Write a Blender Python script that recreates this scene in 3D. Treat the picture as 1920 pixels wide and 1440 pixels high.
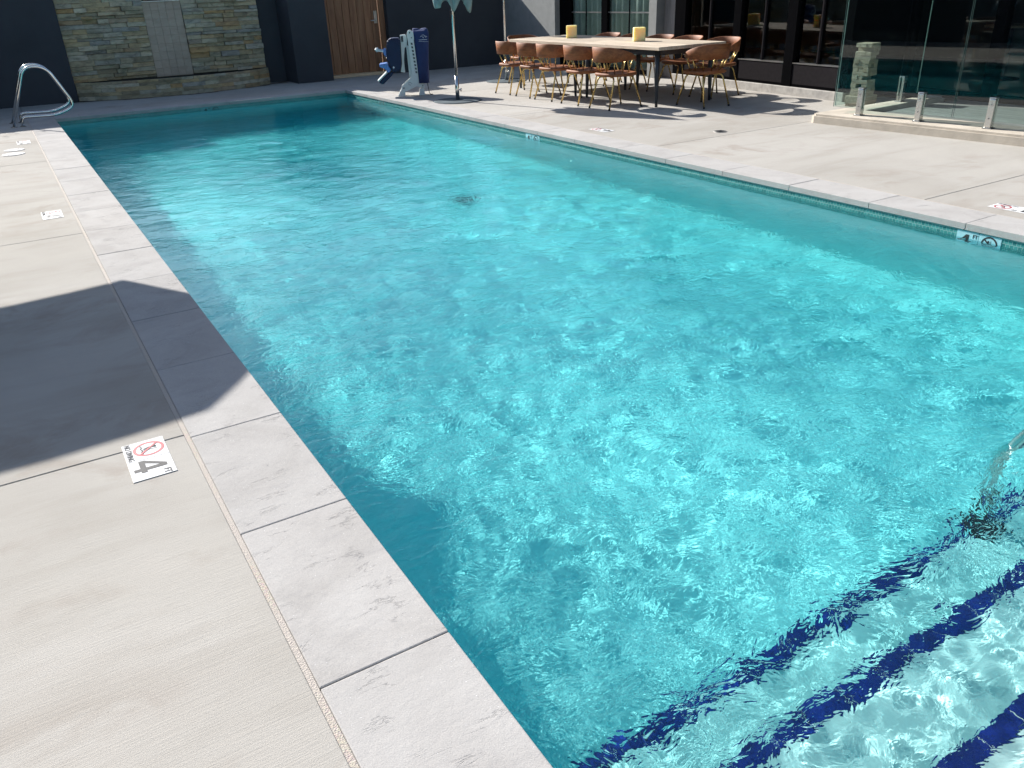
import bpy, bmesh, math, random
import numpy as np
from mathutils import Vector, Matrix

random.seed(7)
np.random.seed(7)
for o in list(bpy.data.objects):
    bpy.data.objects.remove(o, do_unlink=True)
SC = bpy.context.scene
COL = SC.collection

# ------------------------------------------------------------------ camera
CAM_LOC = Vector((-0.6673, -1.5344, 1.551))
YAW, PITCH, ROLL = 0.528426, 0.457192, -0.042086
cy, sy, cp, sp = math.cos(YAW), math.sin(YAW), math.cos(PITCH), math.sin(PITCH)
fwd = Vector((sy * cp, cy * cp, -sp)); rgt = Vector((cy, -sy, 0)); upv = rgt.cross(fwd)
r_ = rgt * math.cos(ROLL) + upv * math.sin(ROLL)
u_ = -rgt * math.sin(ROLL) + upv * math.cos(ROLL)
cam_d = bpy.data.cameras.new('camera')
cam = bpy.data.objects.new('camera', cam_d); COL.objects.link(cam)
cam_d.sensor_width = 36.0
cam_d.lens = 28.356
cam_d.clip_start = 0.05
cam_d.clip_end = 3000
M = Matrix.Identity(4)
for i in range(3):
    M[i][0], M[i][1], M[i][2], M[i][3] = r_[i], u_[i], -fwd[i], CAM_LOC[i]
cam.matrix_world = M
SC.camera = cam

# ------------------------------------------------------------------ sky and sun
SUN_EL = math.radians(31.0)
SUN_AZ = math.radians(-15.4)          # from +y towards +x
world = bpy.data.worlds.new('World'); SC.world = world
world.use_nodes = True
wn = world.node_tree.nodes; wl_ = world.node_tree.links
sky = wn.new('ShaderNodeTexSky'); sky.sky_type = 'NISHITA'; sky.sun_disc = False
sky.sun_elevation = SUN_EL; sky.sun_rotation = SUN_AZ
wl_.new(sky.outputs[0], wn['Background'].inputs[0])
wn['Background'].inputs[1].default_value = 0.086
sun_d = bpy.data.lights.new('sun', 'SUN')
sun_d.energy = 5.0; sun_d.angle = math.radians(0.5); sun_d.color = (1.0, 0.965, 0.92)
sun_d.cycles.is_caustics_light = True
sun = bpy.data.objects.new('sun', sun_d); COL.objects.link(sun)
S = Vector((math.sin(SUN_AZ) * math.cos(SUN_EL), math.cos(SUN_AZ) * math.cos(SUN_EL), math.sin(SUN_EL)))
sun.rotation_euler = S.to_track_quat('Z', 'Y').to_euler()
sun.location = (0, 20, 15)
SC.view_settings.view_transform = 'Standard'
SC.view_settings.look = 'None'
SC.view_settings.gamma = 1.0
SC.view_settings.exposure = 1.0
SC.view_settings.use_curve_mapping = False
SC.cycles.use_denoising = True
SC.cycles.max_bounces = 8
SC.cycles.use_adaptive_sampling = True
SC.cycles.adaptive_threshold = 0.025
SC.cycles.transmission_bounces = 10
SC.cycles.transparent_max_bounces = 12
SC.cycles.sample_clamp_indirect = 8.0

# ------------------------------------------------------------------ helpers
def tag(o, label=None, cat=None, group=None, kind=None):
    if label: o['label'] = label
    if cat: o['category'] = cat
    if group: o['group'] = group
    if kind: o['kind'] = kind
    return o

def link(o, parent=None):
    COL.objects.link(o)
    if parent is not None: o.parent = parent
    return o

def empty(name, loc=(0, 0, 0), rz=0.0):
    o = bpy.data.objects.new(name, None); COL.objects.link(o)
    o.location = loc; o.rotation_euler = (0, 0, rz); o.empty_display_size = 0.1
    return o

def obj(name, bm, mat, parent=None, smooth=False):
    me = bpy.data.meshes.new(name)
    bmesh.ops.recalc_face_normals(bm, faces=bm.faces[:])
    bm.to_mesh(me); bm.free()
    if mat is not None: me.materials.append(mat)
    if smooth:
        for f in me.polygons: f.use_smooth = True
    return link(bpy.data.objects.new(name, me), parent)

def inst(name, me, parent=None, loc=(0, 0, 0), rot=(0, 0, 0), scale=(1, 1, 1)):
    o = bpy.data.objects.new(name, me)
    o.location = loc; o.rotation_euler = rot; o.scale = scale
    return link(o, parent)

def copy_tree(o, parent=None):
    c = o.copy(); COL.objects.link(c)
    if parent is not None: c.parent = parent
    for ch in list(o.children): copy_tree(ch, c)
    return c

def box(bm, x0, x1, y0, y1, z0, z1, bev=0.0, seg=1):
    vs = [bm.verts.new((x, y, z)) for z in (z0, z1) for x, y in ((x0, y0), (x1, y0), (x1, y1), (x0, y1))]
    fs = [(3, 2, 1, 0), (4, 5, 6, 7), (0, 1, 5, 4), (1, 2, 6, 5), (2, 3, 7, 6), (3, 0, 4, 7)]
    F = [bm.faces.new([vs[i] for i in f]) for f in fs]
    if bev > 0:
        E = list({e for f in F for e in f.edges})
        bmesh.ops.bevel(bm, geom=E, offset=bev, segments=seg, affect='EDGES', profile=0.5)
    return vs

def bbox(name, x0, x1, y0, y1, z0, z1, mat, parent=None, bev=0.0, seg=1):
    bm = bmesh.new(); box(bm, x0, x1, y0, y1, z0, z1, bev, seg)
    return obj(name, bm, mat, parent)

def prism(bm, pts, axis, a, b):
    """extrude a 2d outline along an axis (0,1,2) from a to b"""
    def P(p, t):
        if axis == 0: return (t, p[0], p[1])
        if axis == 1: return (p[0], t, p[1])
        return (p[0], p[1], t)
    A = [bm.verts.new(P(p, a)) for p in pts]; B = [bm.verts.new(P(p, b)) for p in pts]
    n = len(pts)
    bm.faces.new(A); bm.faces.new(B[::-1])
    for i in range(n):
        bm.faces.new((A[i], A[(i + 1) % n], B[(i + 1) % n], B[i]))

def smooth_path(pts, rad=0.1, n=6):
    """round the corners of a polyline"""
    P = [Vector(p) for p in pts]
    if not isinstance(rad, (list, tuple)): rad = [rad] * len(P)
    out = [P[0]]
    for i in range(1, len(P) - 1):
        a, b, c = P[i - 1], P[i], P[i + 1]
        r = min(rad[i], (a - b).length * 0.49, (c - b).length * 0.49)
        s = b + (a - b).normalized() * r; e = b + (c - b).normalized() * r
        for k in range(n + 1):
            t = k / n
            out.append(s * (1 - t) ** 2 + b * 2 * t * (1 - t) + e * t * t)
    out.append(P[-1])
    return out

def tube(bm, pts, r, n=10, cap=True):
    P = [Vector(p) for p in pts]
    if not isinstance(r, (list, tuple)): r = [r] * len(P)
    rings = []; nrm = None
    for i, p in enumerate(P):
        t = (P[min(i + 1, len(P) - 1)] - P[max(i - 1, 0)]).normalized()
        if nrm is None:
            nrm = t.orthogonal().normalized()
        else:
            nrm = (nrm - t * nrm.dot(t))
            nrm = nrm.normalized() if nrm.length > 1e-6 else t.orthogonal().normalized()
        bi = t.cross(nrm)
        rings.append([bm.verts.new(p + (nrm * math.cos(2 * math.pi * k / n) + bi * math.sin(2 * math.pi * k / n)) * r[i]) for k in range(n)])
    for a, b in zip(rings, rings[1:]):
        for k in range(n):
            bm.faces.new((a[k], a[(k + 1) % n], b[(k + 1) % n], b[k]))
    if cap:
        bm.faces.new(rings[0][::-1]); bm.faces.new(rings[-1])

def lathe(bm, prof, n=24, cx=0, cy_=0):
    rings = []
    for r, z in prof:
        if r < 1e-5: rings.append([bm.verts.new((cx, cy_, z))])
        else: rings.append([bm.verts.new((cx + r * math.cos(2 * math.pi * k / n), cy_ + r * math.sin(2 * math.pi * k / n), z)) for k in range(n)])
    for a, b in zip(rings, rings[1:]):
        for k in range(n):
            k2 = (k + 1) % n
            if len(a) == 1 and len(b) == 1: continue
            if len(a) == 1: bm.faces.new((a[0], b[k2], b[k]))
            elif len(b) == 1: bm.faces.new((a[k], a[k2], b[0]))
            else: bm.faces.new((a[k], a[k2], b[k2], b[k]))

# ------------------------------------------------------------------ materials
class N:
    """tiny node-graph helper"""
    def __init__(s, name):
        s.m = bpy.data.materials.new(name); s.m.use_nodes = True
        s.t = s.m.node_tree; s.b = s.t.nodes['Principled BSDF']; s.out = s.t.nodes['Material Output']
    def n(s, typ, **kw):
        nd = s.t.nodes.new(typ)
        for k, v in kw.items():
            if k in nd.inputs.keys(): s.set(nd.inputs[k], v)
            else: setattr(nd, k, v)
        return nd
    def set(s, sock, v):
        if isinstance(v, bpy.types.NodeSocket): s.t.links.new(v, sock)
        else:
            if sock.type == 'RGBA' and len(v) == 3: v = (*v, 1)
            sock.default_value = v
    def coord(s, scale=(1, 1, 1), kind='obj'):
        if kind == 'world':
            c = s.n('ShaderNodeNewGeometry').outputs['Position']
        else:
            c = s.n('ShaderNodeTexCoord').outputs['Object']
        mp = s.n('ShaderNodeMapping'); s.set(mp.inputs['Vector'], c); mp.inputs['Scale'].default_value = scale
        return mp.outputs[0]
    def noise(s, vec, scale, detail=4, rough=0.55, dist=0.0):
        nd = s.n('ShaderNodeTexNoise'); s.set(nd.inputs['Vector'], vec)
        nd.inputs['Scale'].default_value = scale; nd.inputs['Detail'].default_value = detail
        nd.inputs['Roughness'].default_value = rough; nd.inputs['Distortion'].default_value = dist
        return nd.outputs['Fac']
    def ramp(s, fac, stops, interp='LINEAR'):
        nd = s.n('ShaderNodeValToRGB'); s.set(nd.inputs[0], fac); cr = nd.color_ramp; cr.interpolation = interp
        while len(cr.elements) > 1: cr.elements.remove(cr.elements[-1])
        for i, (p, c) in enumerate(stops):
            e = cr.elements[0] if i == 0 else cr.elements.new(p)
            e.position = p
            if not isinstance(c, (tuple, list)): c = (c, c, c)
            e.color = (*c, 1)
        return nd.outputs[0]
    def mix(s, fac, a, b, mode='MIX'):
        nd = s.n('ShaderNodeMix', data_type='RGBA', blend_type=mode)
        s.set(nd.inputs[0], fac); s.set(nd.inputs[6], a); s.set(nd.inputs[7], b)
        return nd.outputs[2]
    def math(s, op, a, b=0.0, clamp=False):
        nd = s.n('ShaderNodeMath', operation=op, use_clamp=clamp); s.set(nd.inputs[0], a); s.set(nd.inputs[1], b)
        return nd.outputs[0]
    def bump(s, h, strength=0.3, dist=0.01, nrm=None):
        nd = s.n('ShaderNodeBump'); s.set(nd.inputs['Height'], h)
        nd.inputs['Strength'].default_value = strength; nd.inputs['Distance'].default_value = dist
        if nrm is not None: s.set(nd.inputs['Normal'], nrm)
        return nd.outputs[0]
    def base(s, c): s.set(s.b.inputs['Base Color'], c); return s
    def rough(s, c): s.set(s.b.inputs['Roughness'], c); return s
    def metal(s, c): s.set(s.b.inputs['Metallic'], c); return s
    def normal(s, c): s.set(s.b.inputs['Normal'], c); return s
    def spec(s, c): s.set(s.b.inputs['Specular IOR Level'], c); return s

MAT = {}
def plain(name, col, rough=0.5, metal=0.0, var=0.06, bump=0.0, scale=20.0, spec=0.5):
    g = N(name); v = g.coord()
    f = g.noise(v, scale, 4)
    lo = tuple(c * (1 - var) for c in col); hi = tuple(min(1, c * (1 + var)) for c in col)
    g.base(g.ramp(f, [(0.3, lo), (0.7, hi)])).metal(metal).spec(spec)
    g.rough(g.ramp(g.noise(v, scale * 2.3, 3), [(0.3, max(0.02, rough - 0.06)), (0.7, min(1, rough + 0.06))]))
    if bump > 0: g.normal(g.bump(g.noise(v, scale * 4, 5), bump, 0.004))
    MAT[name] = g.m
    return g.m

# brushed, broom-finished deck concrete with water stains
def mat_deck():
    g = N('deck_concrete'); v = g.coord(kind='world')
    big = g.noise(v, 0.55, 5, 0.6, 0.6)
    col = g.ramp(big, [(0.25, (0.345, 0.325, 0.292)), (0.5, (0.395, 0.375, 0.342)), (0.75, (0.435, 0.416, 0.385))])
    band = g.noise(g.coord((0.5, 2.6, 1), 'world'), 1.0, 5, 0.6, 0.4)
    col = g.mix(0.55, col, g.ramp(band, [(0.3, (0.80, 0.775, 0.74)), (0.5, (1, 1, 1)), (0.72, (1.05, 1.04, 1.03))]), 'MULTIPLY')
    st1 = g.ramp(g.noise(v, 1.7, 7, 0.68, 0.9), [(0.50, 0.0), (0.62, 1.0)])
    st2 = g.ramp(g.noise(g.coord((0.35, 1.1, 1), 'world'), 1.0, 4, 0.6, 0.5), [(0.44, 0.0), (0.60, 1.0)])
    col = g.mix(g.math('MULTIPLY', g.math('MULTIPLY', st1, st2), 0.7), col, (0.30, 0.262, 0.225))
    crk = g.math('ABSOLUTE', g.math('SUBTRACT', g.noise(v, 0.9, 9, 0.62, 0.3), 0.5))
    crk = g.math('MULTIPLY', g.ramp(crk, [(0.0, 1.0), (0.0011, 0.0)]), g.ramp(g.noise(v, 0.5, 2), [(0.56, 0.0), (0.6, 1.0)]))
    col = g.mix(g.math('MULTIPLY', crk, 0.5), col, (0.17, 0.145, 0.125))
    col = g.mix(1.0, col, g.ramp(g.n('ShaderNodeObjectInfo').outputs['Random'], [(0, (0.955, 0.95, 0.94)), (1, (1.035, 1.035, 1.03))]), 'MULTIPLY')
    broom = g.noise(g.coord((6, 160, 1), 'world'), 1.0, 3, 0.6)
    col = g.mix(0.3, col, g.ramp(broom, [(0.3, 0.86), (0.6, 1.03)]), 'MULTIPLY')
    grit = g.noise(v, 320, 2, 0.7)
    col = g.mix(0.55, col, g.ramp(grit, [(0.28, 0.66), (0.5, 1.0), (0.7, 1.12)]), 'MULTIPLY')
    pit = g.n('ShaderNodeTexVoronoi', feature='F1'); g.set(pit.inputs['Vector'], v); pit.inputs['Scale'].default_value = 11
    pm = g.math('MULTIPLY', g.math('LESS_THAN', pit.outputs['Distance'], 0.035), g.math('GREATER_THAN', g.noise(v, 1.3, 2), 0.56))
    col = g.mix(g.math('MULTIPLY', pm, 0.6), col, (0.2, 0.165, 0.14))
    g.base(col).rough(0.95).spec(0.06)
    h = g.math('ADD', g.math('MULTIPLY', broom, 0.8), g.math('MULTIPLY', grit, 1.0))
    g.normal(g.bump(h, 0.55, 0.0022))
    return g.m

def mat_coping():
    g = N('limestone_coping')
    v = g.coord(kind='world')
    oi = g.n('ShaderNodeObjectInfo').outputs['Random']
    off = g.n('ShaderNodeVectorMath', operation='ADD'); g.set(off.inputs[0], v)
    cmb = g.n('ShaderNodeCombineXYZ'); g.set(cmb.inputs[0], g.math('MULTIPLY', oi, 31.0)); g.set(cmb.inputs[2], g.math('MULTIPLY', oi, 17.0))
    g.set(off.inputs[1], cmb.outputs[0]); w = off.outputs[0]
    big = g.noise(w, 2.6, 6, 0.6, 0.8)
    col = g.ramp(big, [(0.25, (0.335, 0.320, 0.302)), (0.5, (0.395, 0.380, 0.362)), (0.75, (0.435, 0.422, 0.404))])
    col = g.mix(1.0, col, g.ramp(oi, [(0, (0.95, 0.95, 0.95)), (1, (1.04, 1.035, 1.03))]), 'MULTIPLY')
    # broken thin veins and cleft scars
    wst = g.n('ShaderNodeVectorMath', operation='MULTIPLY'); g.set(wst.inputs[0], w); wst.inputs[1].default_value = (0.7, 2.4, 1.0)
    veinn = g.noise(wst.outputs[0], 3.6, 8, 0.68, 0.5)
    vein = g.math('ABSOLUTE', g.math('SUBTRACT', veinn, 0.5))
    vm = g.ramp(vein, [(0.0, 1.0), (0.012, 0.0)])
    brk = g.ramp(g.noise(w, 7.0, 3, 0.6), [(0.5, 0.0), (0.64, 1.0)])
    vm = g.math('MULTIPLY', vm, brk)
    smud = g.ramp(g.noise(wst.outputs[0], 5, 7, 0.72, 0.3), [(0.55, 0.0), (0.75, 0.8)])
    col = g.mix(g.math('MULTIPLY', vm, 0.4), col, (0.24, 0.23, 0.225))
    col = g.mix(g.math('MULTIPLY', smud, 0.5), col, (0.27, 0.262, 0.262))
    grit = g.noise(v, 260, 3, 0.7)
    col = g.mix(0.45, col, g.ramp(grit, [(0.28, 0.6), (0.5, 1.0), (0.72, 1.16)]), 'MULTIPLY')
    # small crystal specks
    sp_ = g.n('ShaderNodeTexVoronoi', feature='F1'); g.set(sp_.inputs['Vector'], v); sp_.inputs['Scale'].default_value = 110
    sep = g.n('ShaderNodeSeparateColor'); g.set(sep.inputs[0], sp_.outputs['Color'])
    spk = g.math('MULTIPLY', g.math('LESS_THAN', g.math('ADD', sp_.outputs['Distance'], g.math('MULTIPLY', g.noise(v, 40, 2), 0.12)), 0.2), g.math('GREATER_THAN', sep.outputs[0], 0.92))
    col = g.mix(g.math('MULTIPLY', spk, 0.6), col, (0.75, 0.75, 0.75))
    g.base(col).spec(0.08)
    g.rough(g.mix(spk, (0.95, 0.95, 0.95), (0.3, 0.3, 0.3)))
    h = g.math('ADD', g.math('MULTIPLY', grit, 0.5), g.math('SUBTRACT', g.math('MULTIPLY', g.noise(w, 30, 5, 0.65), 1.2), g.math('MULTIPLY', vm, 1.2)))
    g.normal(g.bump(h, 0.5, 0.003))
    return g.m

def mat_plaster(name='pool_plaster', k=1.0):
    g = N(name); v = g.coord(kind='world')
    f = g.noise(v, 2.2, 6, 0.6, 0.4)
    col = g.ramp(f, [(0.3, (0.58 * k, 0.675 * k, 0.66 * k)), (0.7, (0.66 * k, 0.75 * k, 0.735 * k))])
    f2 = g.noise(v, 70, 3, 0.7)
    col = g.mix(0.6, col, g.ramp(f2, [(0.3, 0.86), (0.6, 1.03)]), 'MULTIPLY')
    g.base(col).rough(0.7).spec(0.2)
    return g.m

def mat_water():
    # sharp refraction on the swell mesh; the fine wind ripples are a bump on top of it
    g = N('pool_water'); t = g.t; t.nodes.remove(g.b)
    gl = t.nodes.new('ShaderNodeBsdfGlass')
    gl.inputs['IOR'].default_value = 1.333; gl.inputs['Roughness'].default_value = 0.0
    v = g.coord((1, 1.25, 1), 'world')
    wx = g.n('ShaderNodeTexNoise'); g.set(wx.inputs['Vector'], v); wx.inputs['Scale'].default_value = 2.2
    wv = g.n('ShaderNodeVectorMath', operation='MULTIPLY_ADD'); g.set(wv.inputs[0], wx.outputs['Color']); wv.inputs[1].default_value = (0.35, 0.35, 0); g.set(wv.inputs[2], v)
    n1 = g.noise(wv.outputs[0], 6.0, 1.5, 0.5, 0.4)
    n2 = g.noise(wv.outputs[0], 15.0, 2.0, 0.5, 0.7)
    n3 = g.noise(wv.outputs[0], 37.0, 1.5, 0.5, 0.9)
    gust = g.ramp(g.noise(v, 0.75, 3, 0.55, 0.5), [(0.34, 0.45), (0.62, 1.15)])
    h = g.math('ADD', g.math('MULTIPLY', n2, RIP[1]), g.math('MULTIPLY', n3, RIP[2]))
    sy_ = g.n('ShaderNodeSeparateXYZ'); g.set(sy_.inputs[0], g.coord(kind='world'))
    lee = g.ramp(g.math('MULTIPLY', sy_.outputs[1], 0.075), [(0.58, 1.0), (0.86, 0.45)])      # calmer under the far wall
    gust = g.math('MULTIPLY', gust, lee)
    h = g.math('ADD', g.math('MULTIPLY', n1, RIP[0]), g.math('MULTIPLY', h, gust))
    b = g.n('ShaderNodeBump'); b.inputs['Strength'].default_value = 1.0; b.inputs['Distance'].default_value = 1.0
    g.set(b.inputs['Height'], h)
    g.set(gl.inputs['Normal'], b.outputs[0])
    t.links.new(gl.outputs[0], g.out.inputs['Surface'])
    return g.m
RIP = (0.0052, 0.0053, 0.0021)
def mat_body():
    m = bpy.data.materials.new('water_body'); m.use_nodes = True
    t = m.node_tree; t.nodes.clear(); out = t.nodes.new('ShaderNodeOutputMaterial')
    va = t.nodes.new('ShaderNodeVolumeAbsorption')
    va.inputs['Color'].default_value = WATER_ABS; va.inputs['Density'].default_value = WATER_DEN
    t.links.new(va.outputs[0], out.inputs['Volume'])
    return m
WATER_ABS = (0.0, 0.957, 0.99, 1); WATER_DEN = 0.78
MAT['water_body'] = mat_body()

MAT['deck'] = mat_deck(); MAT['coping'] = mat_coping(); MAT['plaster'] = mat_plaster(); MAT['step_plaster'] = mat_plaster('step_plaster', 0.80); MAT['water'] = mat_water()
# ------------------------------------------------------------------ pool dimensions
PW, PL0, PL1 = 4.707, -1.25, 13.148    # width, near and far ends (coping edge)
OV = 0.018                             # coping overhang
CW = 0.364                             # coping width
WL = -0.10                             # water level
ST = 0.762                             # coping stone length
X0, X1, Y0, Y1 = -OV, PW + OV, PL0 - OV, PL1 + OV

def receiver(o):
    o.cycles.is_caustics_receiver = True
    return o

# ------------------------------------------------------------------ ground, deck, coping
def ring(name, xa, xb, ya, yb, hx0, hx1, hy0, hy1, z0, z1, mat, kind):
    bm = bmesh.new()
    box(bm, xa, hx0, ya, yb, z0, z1); box(bm, hx1, xb, ya, yb, z0, z1)
    box(bm, hx0 + 1e-4, hx1 - 1e-4, ya, hy0, z0, z1); box(bm, hx0 + 1e-4, hx1 - 1e-4, hy1, yb, z0, z1)
    return tag(obj(name, bm, mat), kind=kind)
plain('bare_ground', (0.20, 0.17, 0.13), 0.95, var=0.25, bump=0.4, scale=1.2)
plain('joint_dark', (0.20, 0.175, 0.15), 0.95, var=0.2, scale=60)
ring('ground', -1500, 1500, -1500, 1500, -6.0, 13.0, -6.0, 15.6, -0.5, -0.06, MAT['bare_ground'], 'structure')
deck = ring('pool_deck', -6.02, 13.02, -6.02, 15.95, X0 - 0.03, X1 + 0.03, Y0 - 0.03, Y1 + 0.03, -0.42, -0.018, MAT['joint_dark'], 'structure')

G = 0.005
def slab(xa, xb, ya, yb):
    bm = bmesh.new(); box(bm, xa + G / 2, xb - G / 2, ya + G / 2, yb - G / 2, -0.03, 0.0, 0.003, 1)
    return obj('slab', bm, MAT['deck'], deck)
LX = -CW - 0.014; RX = PW + CW + 0.014
ly = [-6, -2.19, 1.56, 5.31, 9.06, 12.81, 15.93]
for a, b in zip(ly, ly[1:]):
    slab(-3.4, LX, a, b); slab(-6, -3.4, a, b)
ry = [-6, -1.0, 2.05, 5.1, 8.15, 11.2, 15.93]
for a, b in zip(ry, ry[1:]):
    slab(RX, 8.6, a, b); slab(8.6, 13, a, b)
for a, b in ((LX, 2.35), (2.35, RX)):
    slab(a, b, PL1 + CW + 0.014, 15.93); slab(a, b, -6, PL0 - CW - 0.014)

# sandy sealant between coping and deck
def mat_seal():
    g = N('joint_sealant'); v = g.coord(kind='world')
    vo = g.n('ShaderNodeTexVoronoi'); g.set(vo.inputs['Vector'], v); vo.inputs['Scale'].default_value = 210
    col = g.mix(0.5, (0.46, 0.40, 0.32), vo.outputs['Color'], 'MULTIPLY')
    col = g.mix(0.6, col, (0.43, 0.375, 0.315))
    col = g.mix(g.ramp(g.noise(v, 3, 4), [(0.33, 0.15), (0.55, 0.9)]), col, (0.40, 0.36, 0.32))
    g.base(col).rough(0.9); g.normal(g.bump(vo.outputs['Distance'], 0.5, 0.004))
    return g.m
MAT['seal'] = mat_seal()
ring('joint_sealant', LX - 0.003, RX + 0.003, PL0 - CW - 0.017, PL1 + CW + 0.017, -CW, PW + CW, PL0 - CW, PL1 + CW, -0.016, -0.0015, MAT['seal'], 'structure')

bed = ring('pool_coping', -CW + 0.004, PW + CW - 0.004, PL0 - CW + 0.004, PL1 + CW - 0.004, -0.002, PW + 0.002, PL0 - 0.002, PL1 + 0.002, -0.017, -0.008, MAT['joint_dark'], 'structure')
def stone(xa, xb, ya, yb):
    bm = bmesh.new(); g_ = 0.0022 + random.random() * 0.001
    dz = random.uniform(-0.001, 0.001)
    box(bm, xa + g_ / 2, xb - g_ / 2, ya + g_ / 2, yb - g_ / 2, -0.047, 0.001 + dz, 0.004, 2)
    return obj('stone', bm, MAT['coping'], bed)
k0 = math.ceil((PL0 - CW) / ST) - 1
def edge_cuts(o, a, b):
    c = [a] + [o + i * ST for i in range(-6, 40) if a + 0.15 < o + i * ST < b - 0.15] + [b]
    return list(zip(c, c[1:]))
for a, b in edge_cuts(0.0, PL0, PL1): stone(-CW, 0, a, b)
for a, b in edge_cuts(1.489, PL0, PL1): stone(PW, PW + CW, a, b)
for a, b in edge_cuts(0.35, 0, PW): stone(a, b, PL1, PL1 + CW); stone(a, b, PL0 - CW, PL0)
for xa, xb in ((-CW, 0), (PW, PW + CW)):
    stone(xa, xb, PL1, PL1 + CW); stone(xa, xb, PL0 - CW, PL0)

# ------------------------------------------------------------------ pool shell, steps, tile band
def floor_z(y):
    t = min(1, max(0, (y - 0.0) / 12.0)); return -1.27 - 0.16 * t

def pool_shell():
    bm = bmesh.new()
    z0 = -0.044
    ys = [Y0, -0.87, -0.48, -0.13, 0.4, 2, 4, 6, 8, 10, 12, Y1]
    def quad(*p): bm.faces.new([bm.verts.new(q) for q in p])
    for a, b in zip(ys, ys[1:]):
        quad((X0, a, floor_z(a)), (X1, a, floor_z(a)), (X1, b, floor_z(b)), (X0, b, floor_z(b)))
        quad((X0, a, z0), (X0, a, floor_z(a)), (X0, b, floor_z(b)), (X0, b, z0))
        quad((X1, a, z0), (X1, b, z0), (X1, b, floor_z(b)), (X1, a, floor_z(a)))
    quad((X0, Y1, z0), (X0, Y1, floor_z(Y1)), (X1, Y1, floor_z(Y1)), (X1, Y1, z0))
    quad((X0, Y0, z0), (X1, Y0, z0), (X1, Y0, floor_z(Y0)), (X0, Y0, floor_z(Y0)))
    o = obj('pool_shell', bm, MAT['plaster'])
    return tag(receiver(o), kind='structure')
shell = pool_shell()

def mat_mosaic():
    g = N('teal_mosaic'); v = g.coord(kind='world')
    sep = g.n('ShaderNodeSeparateXYZ'); g.set(sep.inputs[0], v)
    cmb = g.n('ShaderNodeCombineXYZ'); g.set(cmb.inputs[0], g.math('ADD', sep.outputs[0], sep.outputs[1])); g.set(cmb.inputs[1], sep.outputs[2])
    br = g.n('ShaderNodeTexBrick'); g.set(br.inputs['Vector'], cmb.outputs[0])
    br.inputs['Scale'].default_value = 1.0; br.inputs['Brick Width'].default_value = 0.027; br.inputs['Row Height'].default_value = 0.027
    br.inputs['Mortar Size'].default_value = 0.0016; br.inputs['Mortar Smooth'].default_value = 0.2; br.offset = 0.5
    br.inputs['Color1'].default_value = (0.035, 0.17, 0.165, 1); br.inputs['Color2'].default_value = (0.075, 0.27, 0.255, 1); br.inputs['Mortar'].default_value = (0.30, 0.42, 0.39, 1)
    g.base(br.outputs['Color']).rough(0.22)
    g.normal(g.bump(br.outputs['Fac'], 0.5, -0.002))
    return g.m
MAT['mosaic'] = mat_mosaic()
def tile_band():
    t = 0.006; za, zb = -0.205, -0.046
    for q in ((X0, X0 + t, Y0, Y1), (X1 - t, X1, Y0, Y1), (X0 + t, X1 - t, Y1 - t, Y1), (X0 + t, X1 - t, Y0, Y0 + t)):
        receiver(bbox('waterline_tile', *q, za, zb, MAT['mosaic'], shell))
tile_band()

plain('navy_tile', (0.004, 0.012, 0.115), 0.25, var=0.35, scale=60)
def steps():
    for yn, z in ((-0.13, -0.90), (-0.48, -0.60), (-0.87, -0.30)):
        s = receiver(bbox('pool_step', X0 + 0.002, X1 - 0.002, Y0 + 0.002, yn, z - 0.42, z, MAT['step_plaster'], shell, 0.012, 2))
        nt = 31; w = (X1 - X0 - 0.01) / nt
        bm = bmesh.new(); box(bm, 0, w - 0.004, -0.056, 0.004, -0.052, 0.004, 0.002)
        t0 = receiver(obj('nosing_tile', bm, MAT['navy_tile'], s)); t0.location = (X0 + 0.005, yn, z)
        for k in range(1, nt):
            receiver(inst('nosing_tile', t0.data, s, (X0 + 0.005 + k * w, yn, z)))
steps()
plain('drain_grate', (0.07, 0.10, 0.105), 0.5, var=0.2)
bm = bmesh.new()
lathe(bm, [(0.0, 0.012), (0.03, 0.014), (0.035, 0.006), (0.055, 0.006), (0.06, 0.014), (0.085, 0.014), (0.09, 0.006), (0.11, 0.006), (0.13, 0.014), (0.15, 0.0)], 28)
md = receiver(obj('main_drain', bm, MAT['drain_grate'], shell)); md.location = (3.2, 5.93, floor_z(5.93))

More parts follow.
